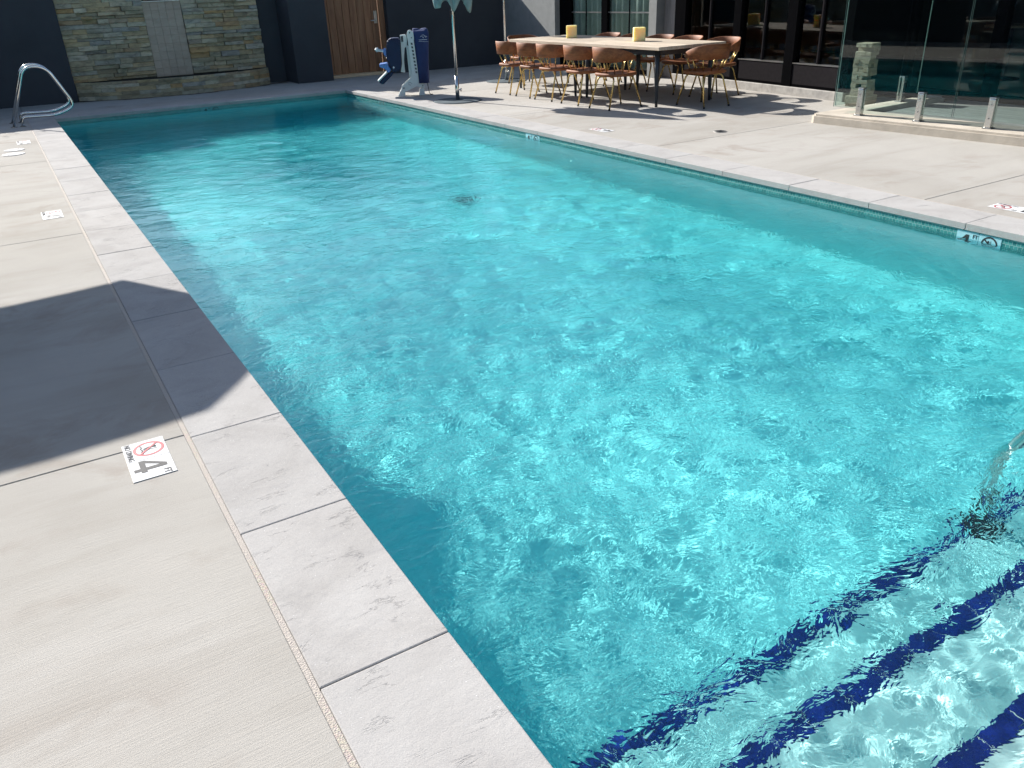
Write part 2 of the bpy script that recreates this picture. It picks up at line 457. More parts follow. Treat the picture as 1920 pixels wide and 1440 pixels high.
# ------------------------------------------------------------------ water
def water():
    dx = 0.011
    xa, xb, ya, yb = X0 - 0.72, X1 + 0.004, Y0 - 0.004, Y1 + 0.60   # the sheet runs on under the coping
    nx = int(round((xb - xa) / dx)); ny = int(round((yb - ya) / dx))
    FX, FY = 512, 1400
    rng = np.random.default_rng(3)
    kx = np.fft.fftfreq(FX, dx) * 2 * np.pi; ky = np.fft.fftfreq(FY, dx) * 2 * np.pi
    KX, KY = np.meshgrid(kx, ky, indexing='ij'); K = np.hypot(KX, KY); K[0, 0] = 1
    TH = np.arctan2(KY, KX)
    def field(l0, width, dirw, th0):
        k0 = 2 * np.pi / l0
        A = np.exp(-(np.log(K / k0) ** 2) / (2 * width ** 2)) / K
        A = A * (1 - dirw + dirw * np.cos(TH - th0) ** 2)
        A[K > 2 * np.pi / 0.045] = 0
        h = np.real(np.fft.ifft2(A * (rng.normal(size=K.shape) + 1j * rng.normal(size=K.shape))))
        gx, gy = np.gradient(h, dx)
        return h / np.sqrt((gx ** 2 + gy ** 2).mean())          # unit rms slope
    h = SL[0] * field(0.075, 0.2, 0.3, 1.2) + SL[1] * field(0.22, 0.3, 0.3, 0.9)
    hl = SL[2] * field(0.55, 0.4, 0.2, 1.4)
    reps = int(np.ceil(ny / FY)) + 1
    h = np.tile(h, (2, reps))[:nx + 1, :ny + 1]; hl = np.tile(hl, (2, reps))[:nx + 1, :ny + 1]
    xs = np.linspace(xa, xb, nx + 1); ys = np.linspace(ya, yb, ny + 1)
    X, Y = np.meshgrid(xs, ys, indexing='ij')
    env = 0.85 + 0.2 * np.sin(X * 1.3 + 0.5 + 0.35 * Y) * np.sin(Y * 0.9 + 0.8) + 0.2 * np.sin(0.6 * Y - 1.9 * X)
    env *= 1.0 - 0.30 * np.clip((X - 2.2) / 2.2, 0, 1)
    # bathers have just stirred the shallow end
    stir = np.clip((0.15 - Y) / 0.9, 0, 1); stir = stir * stir * (3 - 2 * stir)
    Z = WL + hl * np.clip(env, 0.3, 1.3) + h * np.clip(env, 0.3, 1.3) * (1 + 1.9 * stir)
    co = np.stack([X, Y, Z], -1).reshape(-1, 3)
    idx = np.arange(len(co)).reshape(nx + 1, ny + 1)
    q = np.stack([idx[:-1, :-1], idx[1:, :-1], idx[1:, 1:], idx[:-1, 1:]], -1).reshape(-1, 4)
    me = bpy.data.meshes.new('pool_water')
    me.vertices.add(len(co)); me.vertices.foreach_set('co', co.astype(np.float32).ravel())
    me.loops.add(len(q) * 4); me.loops.foreach_set('vertex_index', q.ravel().astype(np.int32))
    me.polygons.add(len(q)); me.polygons.foreach_set('loop_start', (np.arange(len(q)) * 4).astype(np.int32))
    me.update(calc_edges=True)
    me.polygons.foreach_set('use_smooth', np.ones(len(q), bool))
    me.materials.append(MAT['water'])
    o = link(bpy.data.objects.new('pool_water', me))
    o.cycles.is_caustics_caster = True
    tag(o, kind='structure')
    b = bbox('water_body', X0 - 0.004, X1 + 0.004, Y0 - 0.004, Y1 + 0.004, -1.75, WL + 0.032, MAT['water_body'], o)
    return o
SL = (0.0108, 0.018, 0.02)
water()
# ------------------------------------------------------------------ back walls
def mat_navy():
    g = N('navy_stucco'); v = g.coord(kind='world')
    f = g.noise(v, 0.8, 5, 0.6)
    g.base(g.ramp(f, [(0.3, (0.035, 0.039, 0.046)), (0.7, (0.050, 0.055, 0.064))])).rough(0.8).spec(0.3)
    g.normal(g.bump(g.noise(v, 120, 4, 0.7), 0.5, 0.003))
    return g.m
MAT['navy'] = mat_navy()
plain('coping_cap', (0.10, 0.105, 0.115), 0.6)
def wall(name, x0, x1, y0, y1, h, label):
    t = empty(name, ((x0 + x1) / 2, (y0 + y1) / 2, 0)); cx, cy2 = t.location.x, t.location.y
    bbox('wall_face', x0 - cx, x1 - cx, y0 - cy2, y1 - cy2, -0.05, h, MAT['navy'], t)
    bbox('wall_cap', x0 - cx + 0.003, x1 - cx - 0.003, y0 - cy2 - 0.02, y1 - cy2 + 0.02, h + 0.001, h + 0.04, MAT['coping_cap'], t, 0.004)
    return tag(t, label, 'wall')
wall('garden_wall', -7.0, 0.56, 15.50, 15.72, 2.12, 'dark navy stucco wall left of the stone fountain, behind the ladder rails')
wall('garden_wall', 4.05, 4.455, 15.80, 16.0, 2.1, 'short dark navy stucco wall set back between stone fountain and pier')
wall('wall_pier', 4.46, 5.19, 15.06, 15.95, 2.0, 'projecting dark navy pier between the stone fountain and the wooden gate')
wall('garden_wall', 6.60, 8.2, 15.36, 15.58, 2.10, 'long dark navy stucco wall right of the wooden gate, behind the pool lift')
wall('garden_wall', 8.205, 9.39, 15.36, 15.58, 1.70, 'low dark navy stucco wall joining the grey building corner')

wall('garden_wall', -4.6, -4.4, -6.0, 15.49, 3.2, 'tall dark navy stucco wall along the deck across the pool from the table')

# ------------------------------------------------------------------ wooden gate
def mat_wood(name, c1, c2, c3, axis, rough=0.55, sc=1.0):
    g = N(name)
    st = {0: (1.2, 14, 14), 1: (14, 1.2, 14), 2: (14, 14, 1.2)}[axis]
    v = g.coord(st); oi = g.n('ShaderNodeObjectInfo').outputs['Random']
    ad = g.n('ShaderNodeVectorMath', operation='ADD'); g.set(ad.inputs[0], v)
    cm = g.n('ShaderNodeCombineXYZ')
    for i in range(3): g.set(cm.inputs[i], g.math('MULTIPLY', oi, 37.0 + 11 * i))
    g.set(ad.inputs[1], cm.outputs[0])
    f = g.noise(ad.outputs[0], 1.6 * sc, 5, 0.6, 1.1)
    col = g.ramp(f, [(0.28, c1), (0.5, c2), (0.72, c3)])
    fine = g.noise(ad.outputs[0], 9 * sc, 3, 0.6)
    col = g.mix(0.5, col, g.ramp(fine, [(0.3, 0.75), (0.7, 1.1)]), 'MULTIPLY')
    col = g.mix(1.0, col, g.ramp(oi, [(0, 0.82), (1, 1.14)]), 'MULTIPLY')
    g.base(col).rough(rough); g.normal(g.bump(fine, 0.25, 0.002))
    MAT[name] = g.m
    return g.m
mat_wood('gate_wood', (0.16, 0.068, 0.030), (0.27, 0.125, 0.058), (0.37, 0.19, 0.095), 2, 0.55, 0.45)
plain('steel', (0.62, 0.62, 0.60), 0.18, 1.0, var=0.04)
plain('dull_steel', (0.45, 0.45, 0.44), 0.35, 1.0, var=0.06)
plain('pale_threshold', (0.62, 0.47, 0.30), 0.6, var=0.12, scale=8)
def gate():
    g0 = empty('wooden_gate', (5.9, 15.55, 0))
    x0, x1 = 5.24, 6.56
    n = 8; w = (x1 - 0.09 - x0) / n
    for k in range(n):
        b = bbox('board', -w / 2 + 0.003, w / 2 - 0.003, -0.02, 0.02, 0.06, 2.02, MAT['gate_wood'], g0, 0.004)
        b.location = (x0 + (k + 0.5) * w - 5.9, random.uniform(-0.003, 0.003), 0)
    bbox('backing', x0 - 5.9, x1 - 5.99, 0.024, 0.05, 0.06, 2.02, MAT['joint_dark'], g0)
    bbox('jamb', x1 - 5.9 - 0.075, x1 - 5.9 + 0.03, -0.06, 0.05, 0.0, 2.05, MAT['gate_wood'], g0, 0.004)
    bbox('jamb', x0 - 5.9 - 0.046, x0 - 5.9 - 0.004, -0.03, 0.05, 0.0, 2.05, MAT['gate_wood'], g0, 0.004)
    bbox('threshold', x0 - 5.9 - 0.03, x1 - 5.9, -0.16, 0.05, 0.001, 0.055, MAT['pale_threshold'], g0, 0.004)
    hx = 6.40 - 5.9
    h = bbox('handle_plate', hx - 0.035, hx + 0.035, -0.036, -0.0215, 0.98, 1.22, MAT['dull_steel'], g0, 0.005)
    bm = bmesh.new(); tube(bm, smooth_path([(hx, -0.035, 1.04), (hx, -0.085, 1.04), (hx - 0.13, -0.085, 1.04)], 0.02), 0.011, 8)
    obj('lever', bm, MAT['dull_steel'], h, True)
    bm = bmesh.new(); tube(bm, [(hx, -0.034, 1.16), (hx, -0.062, 1.16)], 0.018, 12); obj('lock_cylinder', bm, MAT['dull_steel'], h)
    tag(g0, 'brown vertical-board wooden gate with a lever handle and pale threshold', 'gate')
gate()

# ------------------------------------------------------------------ stone fountain
def mat_ledger():
    g = N('ledger_stone'); v = g.coord((1, 1, 2.5), 'world')
    oi = g.n('ShaderNodeObjectInfo').outputs['Random']
    col = g.ramp(oi, [(0.0, (0.19, 0.175, 0.135)), (0.16, (0.27, 0.26, 0.21)), (0.34, (0.32, 0.265, 0.17)), (0.46, (0.24, 0.245, 0.225)), (0.60, (0.34, 0.33, 0.27)), (0.72, (0.30, 0.21, 0.115)), (0.80, (0.21, 0.225, 0.235)), (0.92, (0.37, 0.355, 0.30)), (1.0, (0.16, 0.14, 0.10))])
    f = g.noise(v, 7, 6, 0.65, 0.6)
    col = g.mix(0.8, col, g.ramp(f, [(0.28, (0.55, 0.52, 0.46)), (0.5, (1.45, 1.34, 1.12)), (0.75, (1.95, 1.8, 1.5))]), 'MULTIPLY')
    moss = g.ramp(g.noise(v, 2.2, 5, 0.65), [(0.5, 0.0), (0.72, 0.45)])
    col = g.mix(moss, col, (0.12, 0.11, 0.05))
    g.base(col).rough(0.85).spec(0.25); g.normal(g.bump(g.math('ADD', f, g.math('MULTIPLY', g.noise(v, 45, 5, 0.7), 0.5)), 0.8, 0.012))
    return g.m
MAT['ledger'] = mat_ledger()
plain('grout', (0.27, 0.225, 0.175), 0.9)
plain('mortar_dark', (0.055, 0.052, 0.045), 0.95)
def mat_ftile():
    g = N('travertine_tile'); v = g.coord((1, 1, 3), 'world'); f = g.noise(v, 5, 6, 0.6, 0.5)
    col = g.ramp(f, [(0.3, (0.36, 0.295, 0.225)), (0.7, (0.45, 0.375, 0.295))])
    col = g.mix(1.0, col, g.ramp(g.n('ShaderNodeObjectInfo').outputs['Random'], [(0, 0.93), (1, 1.05)]), 'MULTIPLY')
    g.base(col).rough(0.6)
    return g.m
MAT['ftile'] = mat_ftile()
FY = 15.70
def bench_y(x):
    t = (x - 2.30) / 1.78
    return 15.62 - 0.62 * max(0.0, 1 - t * t) ** 0.75
def fountain():
    f0 = empty('stone_fountain', (2.31, 15.6, 0)); ox, oy = 2.31, 15.6
    xa, xb, pa, pb, zt = 0.57, 4.045, 1.985, 2.65, 1.57
    # core behind the stones, open above the spillway
    bm = bmesh.new()
    box(bm, xa - ox + 0.002, pa - ox, FY - oy + 0.02, FY - oy + 0.14, -0.04, 1.74)
    box(bm, pb - ox, xb - ox - 0.002, FY - oy + 0.02, FY - oy + 0.14, -0.04, 1.74)
    box(bm, pa - ox + 0.001, pb - ox - 0.001, FY - oy + 0.03, FY - oy + 0.085, -0.04, zt - 0.02)
    box(bm, pa - ox + 0.001, pb - ox - 0.001, FY - oy + 0.09, FY - oy + 0.139, -0.04, zt + 0.026)
    box(bm, pa - ox + 0.001, pb - ox - 0.001, FY - oy + 0.03, FY - oy + 0.139, zt + 0.115, 1.74)
    obj('core', bm, MAT['mortar_dark'], f0)
    bbox('grout_bed', pa - ox + 0.003, pb - ox - 0.003, FY - oy + 0.012, FY - oy + 0.028, 0.28, zt - 0.021, MAT['grout'], f0)
    bbox('spill_lip', pa - ox + 0.004, pb - ox - 0.004, FY - oy - 0.03, FY - oy + 0.085, zt - 0.018, zt, MAT['dull_steel'], f0, 0.003)
    # ledger stones, row by row
    z = 0.30
    while z < 1.72:
        h = random.choice((0.05, 0.062, 0.075, 0.095))
        for (a, b) in ((xa, pa - 0.004), (pb + 0.004, xb)):
            x = a
            while x < b - 0.02:
                l = random.uniform(0.17, 0.46)
                if b - x - l < 0.12: l = b - x
                d = random.choice((0.0, 0.012, 0.025, 0.04, 0.065)) + random.uniform(0.0, 0.01) + (0.055 if x + l / 2 < 0.98 else 0.0)
                bm = bmesh.new(); box(bm, 0.0015, l - 0.0015, -d, 0.05, 0.0012, h - 0.0012, 0.004)
                for vv in bm.verts:
                    if vv.co.y < 0.02: vv.co.y += random.uniform(-0.006, 0.006); vv.co.z += random.uniform(-0.002, 0.002)
                s = obj('stone', bm, MAT['ledger'], f0); s.location = (x - ox, FY - oy, z)
                x += l
        z += h
    # spillway tiles
    nx, nz = 5, 9; w = (pb - pa) / nx; hh = (zt - 0.02 - 0.29) / nz
    bm = bmesh.new(); box(bm, 0.0014, w - 0.0014, -0.004, 0.011, 0.0014, hh - 0.0014, 0.001)
    tm = obj('tile', bm, MAT['ftile'], f0); tm.location = (pa - ox, FY - oy, 0.29)
    for i in range(nx):
        for j in range(nz):
            if i or j: inst('tile', tm.data, f0, (pa - ox + i * w, FY - oy, 0.29 + j * hh))
    # bowed basin wall of ledger stones
    n = 40
    outline = [(xa + (xb - xa) * k / n - ox, bench_y(xa + (xb - xa) * k / n) - oy) for k in range(n + 1)]
    def ringpoly(off, z0, z1, name, mat):
        bm = bmesh.new()
        A = [(x, y + off) for x, y in outline]; B = [(x, y + 0.17) for x, y in outline][::-1]
        prism(bm, A + B, 2, z0, z1); return obj(name, bm, mat, f0)
    ringpoly(0.02, -0.03, 0.292, 'basin_core', MAT['mortar_dark'])
    def arc_stone(s0, s1, z0, z1, d):
        bm = bmesh.new(); m = 3; pts = []
        for k in range(m + 1):
            x = xa + (xb - xa) * (s0 + (s1 - s0) * k / m); pts.append((x - ox, bench_y(x) - oy))
        A = [(x, y - d + random.uniform(-0.004, 0.004)) for x, y in pts]; B = [(x, y + 0.04) for x, y in pts][::-1]
        prism(bm, A + B, 2, z0 + 0.0012, z1 - 0.0012); obj('stone', bm, MAT['ledger'], f0)
    z = 0.0
    for h in (0.072, 0.062, 0.07, 0.058, 0.044):
        s = 0.0
        while s < 0.999:
            l = random.uniform(0.055, 0.125)
            if 1 - s - l < 0.04: l = 1 - s
            arc_stone(s + 0.0004, s + l - 0.0004, z, z + h, random.uniform(0.0, 0.022)); s += l
        z += h
    tag(f0, 'stacked ledger stone fountain with a pale tiled spillway and bowed basin wall', 'fountain')
    return outline
fo = fountain()
# bare soil in the gap round the basin
g = N('soil'); v = g.coord(kind='world')
g.base(g.ramp(g.noise(v, 9, 6, 0.7), [(0.3, (0.075, 0.05, 0.034)), (0.7, (0.17, 0.115, 0.08))])).rough(0.95); g.normal(g.bump(g.noise(v, 60, 4), 0.8, 0.01))
bm = bmesh.new()
fr = [(x + 2.31, y + 15.6 - 0.07 - 0.05 * math.sin(x * 5) - 0.03 * math.sin(x * 17)) for x, y in fo]; bk = [(x + 2.31, y + 15.6 + 0.06) for x, y in fo][::-1]
vs = [bm.verts.new((x, y, 0.004)) for x, y in [(0.25, 15.46)] + fr + [(4.43, 15.6), (4.43, 15.79)] + bk + [(0.57, 15.49), (0.25, 15.49)]]
bm.faces.new(vs); bmesh.ops.triangulate(bm, faces=bm.faces[:])
tag(obj('soil_strip', bm, g.m), kind='structure')

# ------------------------------------------------------------------ building on the right
def mat_glass(name, tint, rough=0.0):
    g = N(name); g.base(tint).rough(rough); g.set(g.b.inputs['Transmission Weight'], 1.0); g.set(g.b.inputs['IOR'], 1.5)
    MAT[name] = g.m
def mat_thin_glass(name, tint):
    # thin pane: mirror reflection by Fresnel over straight-through transparency
    g = N(name); t = g.t; t.nodes.remove(g.b)
    tr = g.n('ShaderNodeBsdfTransparent'); g.set(tr.inputs[0], tint)
    gl = g.n('ShaderNodeBsdfGlossy'); gl.inputs['Roughness'].default_value = 0.0
    lw = g.n('ShaderNodeLayerWeight'); lw.inputs['Blend'].default_value = 0.5
    fac = g.math('ADD', g.math('MULTIPLY', g.math('POWER', lw.outputs['Facing'], 5.0), 0.96), 0.04)
    mx = g.n('ShaderNodeMixShader'); g.set(mx.inputs[0], fac)
    t.links.new(tr.outputs[0], mx.inputs[1]); t.links.new(gl.outputs[0], mx.inputs[2]); t.links.new(mx.outputs[0], g.out.inputs[0])
    MAT[name] = g.m
mat_thin_glass('fence_glass', (0.88, 0.945, 0.93))
mat_thin_glass('window_glass', (0.90, 0.93, 0.92))
plain('frame_black', (0.0045, 0.0045, 0.005), 0.6, var=0.1, spec=0.0)
plain('panel_charcoal', (0.022, 0.020, 0.021), 0.7, var=0.1, spec=0.0)
plain('grey_stucco', (0.235, 0.24, 0.23), 0.95, var=0.08, bump=0.6, scale=6)
mat_wood('board_formed', (0.20, 0.185, 0.17), (0.26, 0.245, 0.23), (0.31, 0.295, 0.28), 2, 0.85)
plain('kerb_concrete', (0.34, 0.32, 0.29), 0.9, var=0.2, bump=0.7, scale=12)
plain('room_floor', (0.05, 0.045, 0.04), 0.4); plain('room_wall', (0.035, 0.034, 0.035), 0.8)
def mat_curtain():
    g = N('curtain_cloth'); v = g.coord(kind='world')
    g.base(g.ramp(g.noise(v, 4, 4), [(0.3, (0.24, 0.33, 0.305)), (0.7, (0.32, 0.41, 0.38))])).rough(0.9)
    MAT['curtain'] = g.m
mat_curtain()
def building():
    b = empty('pool_house', (9.4, 12.0, 0)); ox, oy = 9.4, 12.0
    def bx(name, x0, x1, y0, y1, z0, z1, m, parent=b, bev=0.0):
        return bbox(name, x0 - (ox if parent is b else 0), x1 - (ox if parent is b else 0), y0 - (oy if parent is b else 0), y1 - (oy if parent is b else 0), z0, z1, MAT[m], parent, bev)
    H_ = 3.0
    bx('wall', 9.40, 9.70, 13.37, 15.34, -0.05, H_, 'grey_stucco')
    bx('pillar', 9.38, 9.70, 10.22, 10.42, -0.05, H_, 'grey_stucco')
    for k in range(3):
        yy = 9.70 + k * 0.173
        bx('formed_board', 9.56, 9.72, yy + 0.001, yy + 0.172, -0.05, H_, 'board_formed')
    bx('wall', 9.40, 9.70, 10.425, 13.365, 2.55, H_, 'grey_stucco')
    # curtained window: frame, posts, bars, panes
    W = bbox('window', 0, 0.07, -1.47, 1.475, 0.0, 0.07, MAT['frame_black'], b); W.location = (0.12, -0.1 - 0.003, 0.02)
    def fr(name, y0, y1, z0, z1, m, x0=0.0, x1=0.07, bev=0.0):
        return bbox(name, x0, x1, y0, y1, z0, z1, MAT[m], W, bev)
    fr('post', 1.09, 1.475, 0.072, 2.5, 'frame_black'); fr('post', -0.10, 0.075, 0.072, 2.5, 'frame_black'); fr('post', -1.47, -1.40, 0.072, 2.5, 'frame_black')
    fr('head', -1.47, 1.475, 2.502, 2.55, 'frame_black')
    for (a, c) in ((-1.398, -0.102), (0.077, 1.088)):
        fr('pane', a + 0.001, c - 0.001, 0.074, 2.5, 'window_glass', 0.034, 0.040)
        fr('glazing_bar', a + 0.001, c - 0.001, 1.02, 1.045, 'dull_steel', 0.024, 0.033)
        m = (a + c) / 2; fr('glazing_bar', m - 0.013, m + 0.013, 0.075, 2.5, 'frame_black', 0.012, 0.023)
    # curtain folds
    bm = bmesh.new(); n = 150; prev = None
    for k in range(n + 1):
        y = -1.40 + 2.85 * k / n
        x = 0.13 + 0.045 * math.sin(k * 0.62) + 0.02 * math.sin(k * 1.37 + 1) + 0.014 * math.sin(k * 0.21)
        cur = (bm.verts.new((x, y, 0.06)), bm.verts.new((x + 0.01 * math.sin(k * .3), y, 2.5)))
        if prev: bm.faces.new((prev[0], cur[0], cur[1], prev[1]))
        prev = cur
    c = obj('curtain', bm, MAT['curtain'], b, True); c.location = W.location
    sm = c.modifiers.new('thick', 'SOLIDIFY'); sm.thickness = 0.004
    # dark room
    bx('ceiling', 9.75, 15.0, -2.0, 15.3, 2.9, 3.0, 'room_wall'); bx('room_wall', 14.9, 15.0, -2.0, 15.3, -0.05, 2.89, 'room_wall')
    bx('room_wall', 9.72, 14.89, 15.2, 15.33, -0.05, 2.89, 'room_wall'); bx('room_wall', 9.0, 14.89, -2.0, -1.9, -0.05, 2.89, 'room_wall')
    bx('floor', 9.72, 14.89, -1.89, 15.19, -0.05, 0.03, 'room_floor')
    bx('roof', 8.72, 15.1, -2.1, 9.68, 3.002, 3.2, 'frame_black'); bx('roof', 9.33, 15.1, 9.682, 15.4, 3.002, 3.2, 'frame_black')
    # storefront, slightly skewed to the pool
    A = Vector((9.38, 10.0, 0)); e = Vector((9.0 - 9.38, 5.8 - 10.0, 0)).normalized()
    rz = math.atan2(e.y, e.x)
    Sf = bbox('storefront', 0.30, 4.12, 0.0, 0.10, 2.60, 3.0, MAT['frame_black'], b); Sf.location = (A.x - ox, A.y - oy, 0); Sf.rotation_euler = (0, 0, rz)
    def sf(name, a, c, y0, y1, z0, z1, m, bev=0.0): return bbox(name, a, c, y0, y1, z0, z1, MAT[m], Sf, bev)
    sf('kerb', 0.30, 4.12, -0.035, 0.18, -0.04, 0.115, 'kerb_concrete', 0.008)
    cols = [(0.30, 0.58), (1.78, 1.94), (2.92, 3.10), (3.97, 4.12)]
    for a, c in cols: sf('column', a, c, -0.012, 0.12, 0.117, 2.598, 'frame_black')
    for (a0, a1), (b0, b1) in zip(cols, cols[1:]):
        a, c = a1 + 0.002, b0 - 0.002
        low = 0.42 if b0 < 4.0 else 0.13
        if low > 0.2:
            sf('sill_panel', a, c, 0.0, 0.05, 0.15, low, 'panel_charcoal', 0.004)
            sf('bottom_rail', a, c, -0.004, 0.06, 0.118, 0.148, 'frame_black')
            sf('sill', a, c, -0.01, 0.07, low + 0.002, low + 0.016, 'dull_steel')
            m = (a + c) / 2; sf('mullion', m - 0.011, m + 0.011, 0.012, 0.05, low + 0.018, 2.598, 'panel_charcoal')
        sf('pane', a, c, 0.052, 0.058, low + 0.018, 2.598, 'window_glass')
    # recessed glazed entrance
    sf('return_wall', 4.0, 4.12, 0.121, 1.0, 0.0, 2.98, 'frame_black')
    sf('head', 4.125, 11.3, 1.0, 1.12, 2.60, 2.98, 'frame_black')
    ec = [(4.125, 4.2), (5.35, 5.49), (6.6, 6.74), (7.9, 8.04), (9.3, 9.44)]
    for a, c in ec: sf('column', a, c, 1.0, 1.12, 0.0, 2.598, 'frame_black')
    for (a0, a1), (b0, b1) in zip(ec, ec[1:]):
        sf('bottom_rail', a1 + 0.002, b0 - 0.002, 1.03, 1.09, 0.002, 0.12, 'frame_black')
        sf('pane', a1 + 0.002, b0 - 0.002, 1.052, 1.058, 0.122, 2.598, 'window_glass')
    tag(b, 'dark storefront building with grey stucco wall, curtained window and charcoal sill panels', 'building')
building()
plain('dark_leather', (0.05, 0.03, 0.022), 0.5)
mat_wood('bar_top', (0.16, 0.10, 0.06), (0.24, 0.16, 0.10), (0.33, 0.24, 0.16), 1, 0.4)
def interior():
    # a few tables seen dimly behind the storefront
    for k, (x, y) in enumerate(((11.4, 7.4), (12.3, 5.7), (12.6, 8.8))):
        t = empty('cafe_table', (x, y, 0.03))
        bm = bmesh.new(); lathe(bm, [(0, 0.72), (0.36, 0.72), (0.37, 0.735), (0.36, 0.75), (0, 0.75)], 24); obj('table_top', bm, MAT['bar_top'], t)
        bm = bmesh.new(); tube(bm, [(0, 0, 0.02), (0, 0, 0.72)], 0.035, 10); obj('pedestal', bm, MAT['frame_black'], t)
        bm = bmesh.new(); lathe(bm, [(0.24, 0.0), (0.24, 0.015), (0.05, 0.03)], 20); obj('foot', bm, MAT['frame_black'], t)
        tag(t, 'round pedestal table in the dark room, ' + ('behind the storefront panels', 'behind the glazed entrance', 'deepest in the room')[k], 'table', 'tables inside the dark room')
interior()
# ------------------------------------------------------------------ glass fence on its kerb
plain('fence_kerb', (0.46, 0.41, 0.34), 0.9, var=0.14, spec=0.1, bump=0.6, scale=5)
def fence():
    k0 = bmesh.new()
    prism(k0, [(7.345, 5.0), (7.37, 5.05), (7.45, 5.08), (9.6, 5.08), (9.6, 4.86), (7.93, 4.80), (8.25, -1.5), (7.93, -1.5)], 2, -0.03, 0.10)
    bmesh.ops.bevel(k0, geom=[e for e in k0.edges if all(v.co.z > 0.05 for v in e.verts)], offset=0.022, segments=2, affect='EDGES')
    tag(obj('fence_kerb', k0, MAT['fence_kerb']), 'long raised pale concrete kerb with rounded end under the glass fence', 'kerb')
    d = Vector((0.085, -1, 0)).normalized()
    P0 = Vector((7.60, 4.59, 0)); rz = math.atan2(d.y, d.x)
    def spigot(x, y, rot, lab):
        t = empty('fence_post', (x, y, 0.10), rot)
        bm = bmesh.new(); box(bm, -0.032, 0.032, -0.042, -0.009, 0.008, 0.285, 0.008, 2); obj('cheek', bm, MAT['steel'], t, False)
        bm = bmesh.new(); box(bm, -0.032, 0.032, 0.009, 0.030, 0.008, 0.285, 0.008, 2); obj('cheek', bm, MAT['steel'], t, False)
        bbox('post_foot', -0.032, 0.032, -0.0085, 0.0085, 0.008, 0.07, MAT['steel'], t)
        bbox('cap', -0.033, 0.033, -0.043, 0.031, 0.286, 0.298, MAT['steel'], t, 0.004)
        bbox('base_plate', -0.045, 0.045, -0.05, 0.045, 0.0005, 0.0075, MAT['dull_steel'], t, 0.002)
        for zz in (0.10, 0.23):
            bm = bmesh.new(); tube(bm, [(0, -0.042, zz), (0, -0.047, zz)], 0.010, 10); obj('bolt', bm, MAT['dull_steel'], t)
        return tag(t, lab, 'fence post', 'steel posts of the glass fence')
    for k, s in enumerate((0.0, 0.695, 1.43, 2.15, 2.9)):
        q = P0 + d * s; spigot(q.x, q.y, rz, 'short square steel fence post on the kerb, ' + ('first', 'second', 'third', 'fourth', 'fifth')[k] + ' from its rounded end')
    spigot(8.83, 4.96, 0, 'short square stainless steel fence post under the glass panel beside the block tower')
    def panel(a, l, rot, lab):
        o = bbox('glass_panel', 0, l, -0.005, 0.005, 0.17, 1.45, MAT['fence_glass']); o.location = (a.x, a.y, 0); o.rotation_euler = (0, 0, rot)
        bm = bmesh.new()
        for x in (0.0, l): box(bm, x - 0.0006, x + 0.0006, -0.0051, 0.0051, 0.1705, 1.4495)
        o2 = obj('ground_edge', bm, MAT['glass_edge'], o)
        return tag(o, lab, 'glass panel', 'panels of the glass fence')
    panel(P0 - d * 0.34, 1.38, rz, 'frameless clear glass fence panel at the rounded end of the kerb')
    panel(P0 + d * 1.055, 1.38, rz, 'frameless clear glass fence panel second from the rounded end of the kerb')
    panel(P0 + d * 2.45, 1.38, rz, 'frameless clear glass fence panel third from the rounded end of the kerb')
    panel(Vector((7.64, 4.96, 0)), 1.52, 0, 'frameless clear glass fence panel turned towards the storefront')
    # boards of the small terrace behind the fence
    t = empty('board_terrace', (8.5, 1.7, 0))
    for k in range(11):
        x0 = 8.10 + 0.146 * k - 8.5
        bb = bbox('board', 0.003, 0.143, -3.1, 3.06, 0.002, 0.055, MAT['terrace_wood'], t, 0.003); bb.location = (x0 + 0.02, 0, 0)
    tag(t, 'small grey timber board terrace behind the glass fence', 'terrace')
g = N('glass_edge'); g.base((0.10, 0.16, 0.145)).rough(0.15); MAT['glass_edge'] = g.m
mat_wood('terrace_wood', (0.13, 0.125, 0.12), (0.19, 0.185, 0.175), (0.26, 0.25, 0.24), 1, 0.75)
fence()

# ------------------------------------------------------------------ tower of stacked blocks
mat_wood('block_wood', (0.26, 0.21, 0.15), (0.36, 0.30, 0.22), (0.45, 0.39, 0.30), 0, 0.7)
def block_tower():
    t = empty('block_tower', (8.84, 5.52, 0), math.radians(8)); t.scale = (0.78, 0.78, 1.0)
    bbox('base', -0.20, 0.20, -0.17, 0.17, 0.035, 0.13, MAT['block_wood'], t, 0.004)
    bbox('base_foot', -0.18, -0.10, -0.16, 0.16, 0.0, 0.034, MAT['block_wood'], t); bbox('base_foot', 0.10, 0.18, -0.16, 0.16, 0.0, 0.034, MAT['block_wood'], t)
    L, w, h = 0.27, 0.088, 0.048
    bm = bmesh.new(); box(bm, -L / 2, L / 2, -w / 2, w / 2, 0, h - 0.0015, 0.003); me = None
    rows = 13; z = 0.131
    gone = {2: (1,), 4: (0,), 7: (1,), 9: (2,), 11: (0,)}
    for r in range(rows):
        for k in range(3):
            if k in gone.get(r, ()): continue
            off = (k - 1) * 0.0905; a = 0 if r % 2 == 0 else math.pi / 2
            s = random.uniform(-0.012, 0.012)
            loc = (s, off, z) if r % 2 == 0 else (off, s, z)
            if me is None:
                o = obj('block', bm, MAT['block_wood'], t); me = o.data
            else: o = inst('block', me, t)
            o.location = loc; o.rotation_euler = (0, 0, a + random.uniform(-0.03, 0.03))
        z += h
    tag(t, 'giant tumbling tower of stacked wooden blocks with gaps, behind the glass fence', 'block tower')
block_tower()

